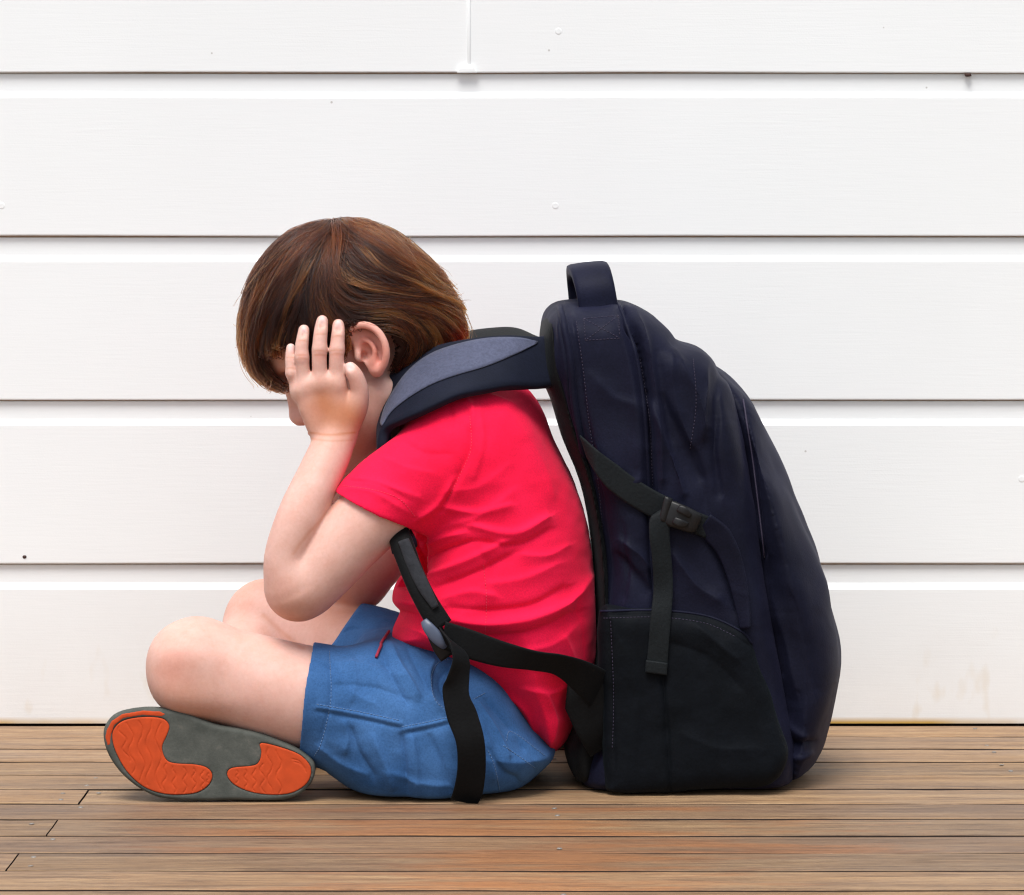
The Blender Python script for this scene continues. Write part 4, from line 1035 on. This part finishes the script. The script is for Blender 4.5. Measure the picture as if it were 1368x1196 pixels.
# ------------------------------------------------------------------ backpack
bag = thing('backpack', 'large navy blue school backpack with dangling black webbing straps on the child\'s back', 'backpack', (W(930, 1050, -.33)[0], -.33, 0))
BY = -0.335; BW = 0.150
G = Field((W(705, 900, -.33)[0], -0.505, -.004), (W(1130, 900, -.33)[0], -0.165, W(0, 385, -.33)[2]), 0.0017)
main = [(724, 432), (737, 408), (765, 402), (800, 403), (832, 402), (864, 414), (890, 436), (903, 452), (930, 462), (949, 480), (958, 496), (972, 512), (985, 560), (1000, 640), (1015, 740), (1035, 850), (1052, 950), (1056, 1010), (1040, 1045), (980, 1062), (900, 1068), (820, 1070), (786, 1058), (772, 1040), (770, 1000), (790, 930), (800, 830), (795, 720), (780, 640), (756, 580), (740, 530), (725, 490)]
G.pillow(closed_cr(PL(main, BY), 3), BY, BW, 0.040, 3.2)
G.floor(0.0015, 0.008)
V, Q = G.mesh(2); del G
bag_folds = [
    ([(832, 408), (852, 460), (866, 540), (871, 640), (878, 760), (888, 900), (896, 1045)], -9.0, 4.5), ([(818, 412), (838, 470), (852, 550), (857, 650)], 2.2, 9), ([(846, 412), (868, 470), (882, 550), (886, 640)], 4.0, 8),
    ([(744, 412), (756, 470), (764, 540), (776, 600), (792, 690), (798, 760)], 2.5, 7), ([(762, 412), (772, 470), (782, 550), (800, 640), (812, 760), (814, 1000)], -1.6, 4),
    ([(870, 540), (895, 600), (915, 660)], 3.0, 7), ([(885, 530), (912, 590), (935, 640)], -2.2, 9), ([(900, 470), (930, 520), (945, 570)], 2.5, 14), ([(958, 492), (962, 540), (956, 600), (962, 660)], -3.2, 6), ([(944, 480), (946, 530), (940, 585)], 2.2, 9),
    ([(925, 600), (940, 640), (945, 690)], -1.5, 9), ([(895, 470), (905, 540), (925, 600)], 1.6, 9), ([(878, 470), (888, 540), (900, 600)], -1.5, 7), ([(820, 740), (850, 770), (868, 790)], -2.0, 9), ([(825, 720), (855, 740), (872, 760)], 2.0, 9),
    ([(900, 740), (930, 780), (960, 800)], 2.5, 12), ([(945, 700), (970, 760), (985, 815)], -2.5, 9), ([(795, 640), (825, 650), (855, 640)], 1.5, 12), ([(790, 500), (820, 530), (850, 540)], 1.2, 14), ([(830, 700), (835, 760), (830, 800)], -1.5, 9)]
V = folds(V, Q, bag_folds, gain=2.1)
N = normals(V, Q); V = V + N * (0.0034 * vnoise(V, 0.055, 1) + 0.0014 * vnoise(V, 0.026, 4))[:, None]
V[:, 2] = np.maximum(V[:, 2], 0.0008); V = lap(V, Q, .5)
mainc = mesh_obj('main_compartment', V, Q, M['nylon'], bag)
bag_tree = bvh_of(V, Q)
# front pocket: bulging outer compartment, a little narrower
G = Field((W(890, 900, -.33)[0], -0.495, -.004), (W(1130, 900, -.33)[0], -0.175, W(0, 430, -.33)[2]), 0.0017)
fr = [(938, 478), (962, 490), (986, 512), (1008, 542), (1028, 588), (1050, 640), (1075, 702), (1100, 766), (1113, 830), (1117, 880), (1110, 930), (1097, 980), (1086, 1005), (1066, 1034), (1040, 1046), (1024, 1020), (1018, 950), (1005, 850), (990, 740), (978, 640), (965, 560), (945, 505)]
def wfr(x2, z2): return 0.139 - 0.025 * np.clip((z2 - .30) / .1, 0, 1)
G.pillow(closed_cr(PL(fr, BY), 3), BY, 0.139, 0.055, 2.5, 0, 'add', wfr)
G.floor(0.006, 0.010)
V, Q = G.mesh(2); del G
V = folds(V, Q, [([(990, 530), (1004, 600), (1014, 660), (1024, 740)], -2.2, 4), ([(985, 560), (990, 640), (995, 720)], 2.2, 8), ([(1010, 620), (1020, 680), (1030, 740)], 1.5, 8), ([(1005, 760), (1025, 830), (1045, 900)], -3.0, 8), ([(1030, 780), (1050, 850), (1065, 920)], 3.0, 12), ([(1060, 800), (1080, 860), (1090, 920)], -1.8, 12),
    ([(1000, 680), (1012, 700), (1020, 730)], 2.5, 8), ([(1045, 985), (1065, 992), (1090, 990)], -3.5, 6), ([(1048, 1004), (1066, 1012), (1084, 1006)], 2.5, 7), ([(1040, 940), (1052, 965), (1075, 985)], 2.5, 7)], gain=1.5)
N = normals(V, Q); V = V + N * (0.0038 * vnoise(V, 0.06, 2) + 0.0014 * vnoise(V, 0.028, 7))[:, None]
V = lap(V, Q, .5)
frontp = mesh_obj('front_pocket', V, Q, M['nylon'], bag)
fr_tree = bvh_of(V, Q)
# mesh side pocket over the lower half
G = Field((W(780, 900, -.48)[0], -0.515, -.004), (W(1075, 900, -.48)[0], -0.44, W(0, 795, -.48)[2]), 0.0014)
sp_ = [(800, 816), (840, 813), (890, 814), (940, 821), (985, 838), (1004, 856), (1018, 895), (1034, 945), (1048, 985), (1052, 1015), (1030, 1048), (960, 1056), (880, 1062), (815, 1064), (806, 1030), (802, 920)]
G.pillow(closed_cr(PL(sp_, -.485), 3), -.4765, 0.020, 0.024, 2.6)
G.floor(0.0012, 0.005)
V, Q = G.mesh(2); del G
V = folds(V, Q, [([(882, 816), (886, 900), (892, 980), (897, 1058)], -4.0, 4.5), ([(804, 822), (880, 821), (945, 829), (1000, 862)], -1.4, 3), ([(803, 812), (880, 812), (945, 819), (1004, 852)], 1.6, 5), ([(930, 835), (960, 860), (985, 880)], 2.8, 9), ([(900, 860), (950, 880), (1000, 930)], -1.6, 14), ([(910, 980), (960, 1000), (1010, 1000)], 1.8, 16), ([(830, 860), (850, 920), (850, 1000)], 1.8, 14), ([(815, 830), (818, 930), (822, 1030)], -1.6, 4)])
N = normals(V, Q); V = V + N * (0.0014 * vnoise(V, 0.03, 2) + 0.0006 * vnoise(V, 0.012, 7))[:, None]; V[:, 2] = np.maximum(V[:, 2], .0006)
sidep = mesh_obj('side_pocket', V, Q, M['mesh_cloth'], bag)
sp_tree = bvh_of(V, Q)
# padded back panel against the child
G = Field((W(700, 900, -.33)[0], -0.48, 0.0), (W(840, 900, -.33)[0], -0.19, W(0, 395, -.33)[2]), 0.0017)
bp = [(721, 445), (728, 424), (742, 420), (760, 470), (775, 540), (800, 640), (815, 760), (812, 900), (800, 1010), (780, 1030), (762, 1020), (752, 985), (764, 945), (786, 900), (794, 830), (789, 720), (774, 642), (750, 582), (735, 532), (722, 498)]
G.pillow(closed_cr(PL(bp, BY), 3), BY, 0.135, 0.02, 3.0)
V, Q = G.mesh(2); del G
mesh_obj('back_panel', V, Q, M['black_web'], bag)
# seams: piping and stitches
def seam(parent, tree, pts, r, mt, name, off=0.0004): return mesh_obj(name, *sweep(drape(tree, cr(pts, 10), off, -.48), r, 6), mt, parent)
seam(mainc, bag_tree, [(748, 412), (760, 470), (768, 540), (782, 610), (797, 700)], 0.0034, M['nylon'], 'piping', 0.0016)
seam(mainc, bag_tree, [(826, 406), (846, 462), (859, 540), (865, 640), (870, 760), (876, 812)], 0.0022, M['nylon'], 'piping')
seam(frontp, fr_tree, [(992, 534), (1004, 600), (1012, 660), (1022, 745)], 0.0009, M['thread_navy'], 'piping', 0.0006)
seam(sidep, sp_tree, [(803, 817), (880, 816), (945, 824), (990, 844), (1004, 860)], 0.0013, M['nylon'], 'pocket_binding')
st = [stitches(drape(bag_tree, cr(l, 20), 0.0002, -.48)) for l in ([(770, 430), (780, 500), (788, 570), (800, 650), (808, 740), (812, 805)], [(855, 480), (868, 560), (872, 650)], [(926, 480), (930, 540), (922, 600)],
      [(780, 426), (826, 422)], [(782, 455), (828, 452)], [(780, 426), (782, 455)], [(826, 422), (828, 452)], [(780, 426), (828, 452)], [(826, 422), (782, 455)])]
mesh_obj('stitching', *merge(st), M['thread_navy'], mainc)['kind'] = 'stuff'
st = [stitches(drape(sp_tree, cr(l, 20), 0.0002, -.48)) for l in ([(806, 826), (880, 825), (942, 833), (985, 852)], [(816, 830), (820, 930), (818, 1000)])]
mesh_obj('stitching', *merge(st), M['thread_navy'], sidep)['kind'] = 'stuff'

def strap(name, rows, th, mt, parent, n=8, crown=0.0, edge=.25):
    """rows: px py y  hx hy hz(half-width vector: px right, px down, metres in y)"""
    R_ = cr(rows, n); Cp = np.array([W(*r[:3]) for r in R_])
    Wd = np.array([[r[3] * s_at(r[2]), r[5], -r[4] * s_at(r[2])] for r in R_])
    return mesh_obj(name, *ribbon(Cp, Wd, th, crown=crown, edge=edge), mt, parent)
def tree_of(o):
    bpy.context.view_layer.update(); mw = o.matrix_world
    return BVHTree.FromPolygons([mw @ v.co for v in o.data.vertices], [tuple(p_.vertices) for p_ in o.data.polygons])
def patch(name, tree, A, B_, off, mt, parent, fb, rows_=9):
    """cloth panel lying on a surface between two outline curves, with a turned-down rim"""
    A = cr(A, 6); B_ = cr(B_, 6); n_ = len(A); grid = []
    for k in range(rows_):
        f = k / (rows_ - 1); L = [a * (1 - f) + b_ * f for a, b_ in zip(A, B_)]
        grid.append(drape(tree, L, off, fb))
    Vp = np.array(grid); 
    rim = Vp.copy(); top = Vp.reshape(-1, 3)
    Fp = [(k * n_ + i_, k * n_ + i_ + 1, (k + 1) * n_ + i_ + 1, (k + 1) * n_ + i_) for k in range(rows_ - 1) for i_ in range(n_ - 1)]
    o = mesh_obj(name, top, np.array(Fp), mt, parent)
    md = o.modifiers.new('thickness', 'SOLIDIFY'); md.thickness = 0.0012; md.offset = 0
    return o
# grab handle
hrows = [(783, 398, -.385, 0, 0, 0)]
def handle():
    rows = []
    arch = [(800, 420, -.418), (799, 408, -.4175), (795, 385, -.416), (790, 366, -.402), (786, 359, -.375), (784, 358, -.335), (783, 359, -.295), (783, 368, -.27), (785, 390, -.262), (788, 420, -.262)]
    for px, py, y in arch: rows.append((px, py, y, 26, -3, 0.0))
    return strap('grab_handle', rows, 0.010, M['nylon'], bag, 6, 0.003, 0.5)
gh = handle()
seam_rows = cr([(796, 412), (793, 390), (788, 366)], 6)
# near shoulder strap: over the shoulder from the top of the bag, to the front of the chest
up = [(738, 482, -.440), (715, 485, -.452), (680, 484, -.470), (640, 489, -.480), (600, 497, -.484), (565, 512, -.482), (540, 530, -.476), (522, 548, -.466), (512, 568, -.455), (512, 600, -.460), (520, 650, -.452), (528, 695, -.462), (540, 730, -.520)]
hwv = [(-2, -33, .012), (-2, -33, .014), (-3, -33, .018), (-8, -33, .024), (-15, -31, .030), (-21, -28, .034), (-22, -21, .038), (-17, -13, .040), (-6, -5, .038), (0, 0, .034), (4, 0, .030), (10, 2, .020), (17, -5, .004)]
rows = [(*a, *b) for a, b in zip(up, hwv)]
ss = strap('shoulder_strap', rows, 0.010, M['strap'], bag, 8, 0.003, 0.45)
# grey mesh panel lying on the outer face of the strap
patch('mesh_panel', tree_of(ss), [(718, 457), (690, 452), (650, 453), (610, 461), (575, 474), (548, 494), (528, 520), (515, 545), (509, 566)],
      [(716, 460), (690, 473), (650, 490), (610, 502), (580, 513), (556, 526), (536, 540), (522, 553), (511, 570)], 0.0009, M['grey_mesh'], ss, -.48)
edge_pts = [(735, 514, -.449), (700, 516, -.468), (660, 518, -.484), (620, 523, -.497), (585, 532, -.503), (555, 545, -.502), (533, 557, -.496), (516, 570, -.478)]
mesh_obj('piping', *sweep(np.array([W(*r) for r in cr(edge_pts, 8)]), 0.0035, 8), M['strap'], ss)
# far shoulder strap
up = [(735, 470, -.235), (715, 462, -.235), (690, 452, -.235), (660, 452, -.25), (620, 458, -.27), (580, 470, -.285), (550, 500, -.30), (535, 545, -.31)]
strap('shoulder_strap', [(*a, -3, -8, .032) for a in up], 0.010, M['black_web'], bag, 8, 0.003, .45)
# lower padded end of the near strap, below the sleeve
lo1 = [(528, 700, -.505), (540, 735, -.528), (553, 770, -.538), (570, 805, -.543), (590, 838, -.545)]
hw1 = [(14, -5, 0), (14, -6, 0), (13, -7, .002), (12.5, -8, .002), (13, -9, .002)]
ls = strap('lower_strap', [(*a, *b) for a, b in zip(lo1, hw1)], 0.008, M['black_web'], bag, 8, .003, .45)
strap('mesh_panel', [(539, 722, -.5335, 7, -2.5, 0), (551, 752, -.5405, 8, -3, 0), (566, 784, -.5480, 7.5, -3.5, 0), (582, 812, -.5505, 4, -2.5, 0)], 0.004, M['dark_mesh'], ls, 8, .001, .3)
# adjuster buckle
strap('adjuster_buckle', [(567, 830, -.5500, 4, -3, 0), (572, 838, -.5535, 6, -4.5, 0), (581, 849, -.5545, 7, -5, 0), (590, 859, -.5535, 5.5, -4, 0), (594, 864, -.551, 3, -2, 0)], .0040, M['grey_plastic'], ls, 6, .001, .4)
strap('buckle_bar', [(578, 838, -.546, 9, -8, 0), (590, 862, -.546, 11, -7, 0), (598, 878, -.545, 9, -6, 0)], 0.004, M['plastic'], ls, 5)
# webbing from the buckle back to the bottom of the bag
wb = [(592, 848, -.551), (625, 860, -.550), (670, 874, -.545), (715, 883, -.536), (748, 889, -.524), (782, 908, -.505), (830, 945, -.455)]
hw = [(-3, 18, 0), (-4, 19, 0), (-4, 17, .002), (-2, 14, .006), (-5, 15, .008), (-9, 22, .004), (-14, 30, .002)]
strap('waist_webbing', [(*a, *b) for a, b in zip(wb, hw)], 0.0022, M['black_web'], bag, 8)
mesh_obj('webbing_anchor', *ribbon(np.array([W(*p) for p in ((775, 905, -.492), (783, 930, -.487), (796, 965, -.482), (806, 1000, -.480))]), np.array([[.012, .0, .006], [.020, 0, .012], [.018, 0, .012], [.012, 0, .008]]), .003), M['black_web'], bag)
# dangling tail
tl = [(592, 850, -.556), (608, 862, -.562), (616, 882, -.563), (612, 905, -.561), (609, 925, -.560), (617, 955, -.561), (628, 990, -.562), (630, 1025, -.556), (626, 1055, -.546), (620, 1071, -.534)]
hw = [(5, 12, 0), (9, 6, .004), (11, 2, .006), (15, 0, .004), (18, 3, 0), (20, -4, 0), (19, -2, 0), (19, 1, 0), (19, 4, 0), (18, 4, 0)]
strap('strap_tail', [(*a, *b) for a, b in zip(tl, hw)], 0.0022, M['black_web'], bag, 8)
# compression strap across the side, its buckle and hanging tail
def lay(tree, pts, off): 
    D = drape(tree, [p[:2] for p in pts], off, -.485); return [(p[0], p[1], float(d[1])) for p, d in zip(pts, D)]
cp = cr([(780, 597), (803, 623), (835, 650), (870, 672), (892, 682)], 4); L_ = lay(bag_tree, cp, .0022)
ysm = np.polyval(np.polyfit(np.arange(4, len(L_)), [a[2] for a in L_[4:]], 1), np.arange(len(L_))) - .0022 + .0030 * np.maximum(3 - np.arange(len(L_)), 0)
strap('compression_strap', [(a[0], a[1], y - .001, float(np.interp(i_, [0, 6], [5, -7])), 15.5, 0) for i_, (a, y) in enumerate(zip(L_, ysm))], 0.0022, M['webbing'], bag, 2)
yb = float(ysm[-1]) - .002
bkx = [strap('buckle', [(890, 682, yb - .004, -6, 14, 0), (899, 687, yb - .007, -6.5, 15.5, 0), (912, 692, yb - .008, -6.5, 15, 0), (924, 697, yb - .007, -6, 14, 0), (930, 699, yb - .004, -5, 12, 0)], 0.009, M['plastic'], bag, 5, 0.001, .4)]
strap('slide_bar', [(885, 679, yb - .0085, -4, 16, 0), (889, 681, yb - .0100, -4, 16, 0), (893, 683, yb - .0085, -4, 16, 0)], 0.003, M['plastic'], bkx[0], 4, 0.0005, .5)
for k_ in (-1, 1):
    strap('clip', [(903 - 3 * k_, 687 + 8 * k_, yb - .0125, -2, 4, 0), (912 - 3 * k_, 691 + 8 * k_, yb - .0140, -2.5, 5, 0), (920 - 2 * k_, 695 + 6 * k_, yb - .0120, -1.5, 3, 0)], 0.004, M['plastic'], bkx[0], 4, 0.001, .5)
strap('compression_strap', [(926, 697, yb - .002, -6, 13, 0), (936, 701, yb - .001, -6, 13, 0), (948, 706, yb + .001, -6, 13, 0)], 0.0022, M['webbing'], bag, 5)
cp = cr([(940, 700), (956, 712), (972, 735), (984, 770), (992, 810), (996, 840)], 4); L_ = lay(bag_tree, cp, .003)
ysm = np.polyval(np.polyfit(np.arange(len(L_)), [a[2] for a in L_], 3), np.arange(len(L_))); tq = np.linspace(0, 1, len(L_)); hwx = np.interp(tq, [0, .25, .6, 1], [9, 14, 12, 6]); hwy = np.interp(tq, [0, .25, .6, 1], [13, 9, 2, 1])
strap('strap_wing', [(a[0], a[1], y - .003, -w, v, .003) for a, y, w, v in zip(L_, ysm, hwx, hwy)], 0.0035, M['nylon'], bag, 2)
tl = [(890, 678, yb - .005), (882, 690, yb - .009), (881, 715, yb - .010), (884, 745, yb - .008), (886, 785, yb - .006), (883, 825, yb - .012), (880, 860, yb - .013), (877, 899, yb - .012)]
hw = [(14, -8, 0), (14, -4, 0), (13.5, -1, .002), (13, 0, .002), (13, 0, .001), (13.5, 1, .001), (13.5, 1, 0), (14, 2, 0)]
tailo = strap('webbing_tail', [(*a, *b) for a, b in zip(tl, hw)], 0.0022, M['webbing'], bag, 8)
strap('tail_hem', [(877.5, 884, yb - .0138, 14.5, 2, 0), (877, 892, yb - .0138, 14.5, 2, 0), (876.5, 900, yb - .0136, 14.5, 2, 0)], 0.0035, M['webbing'], tailo, 4)
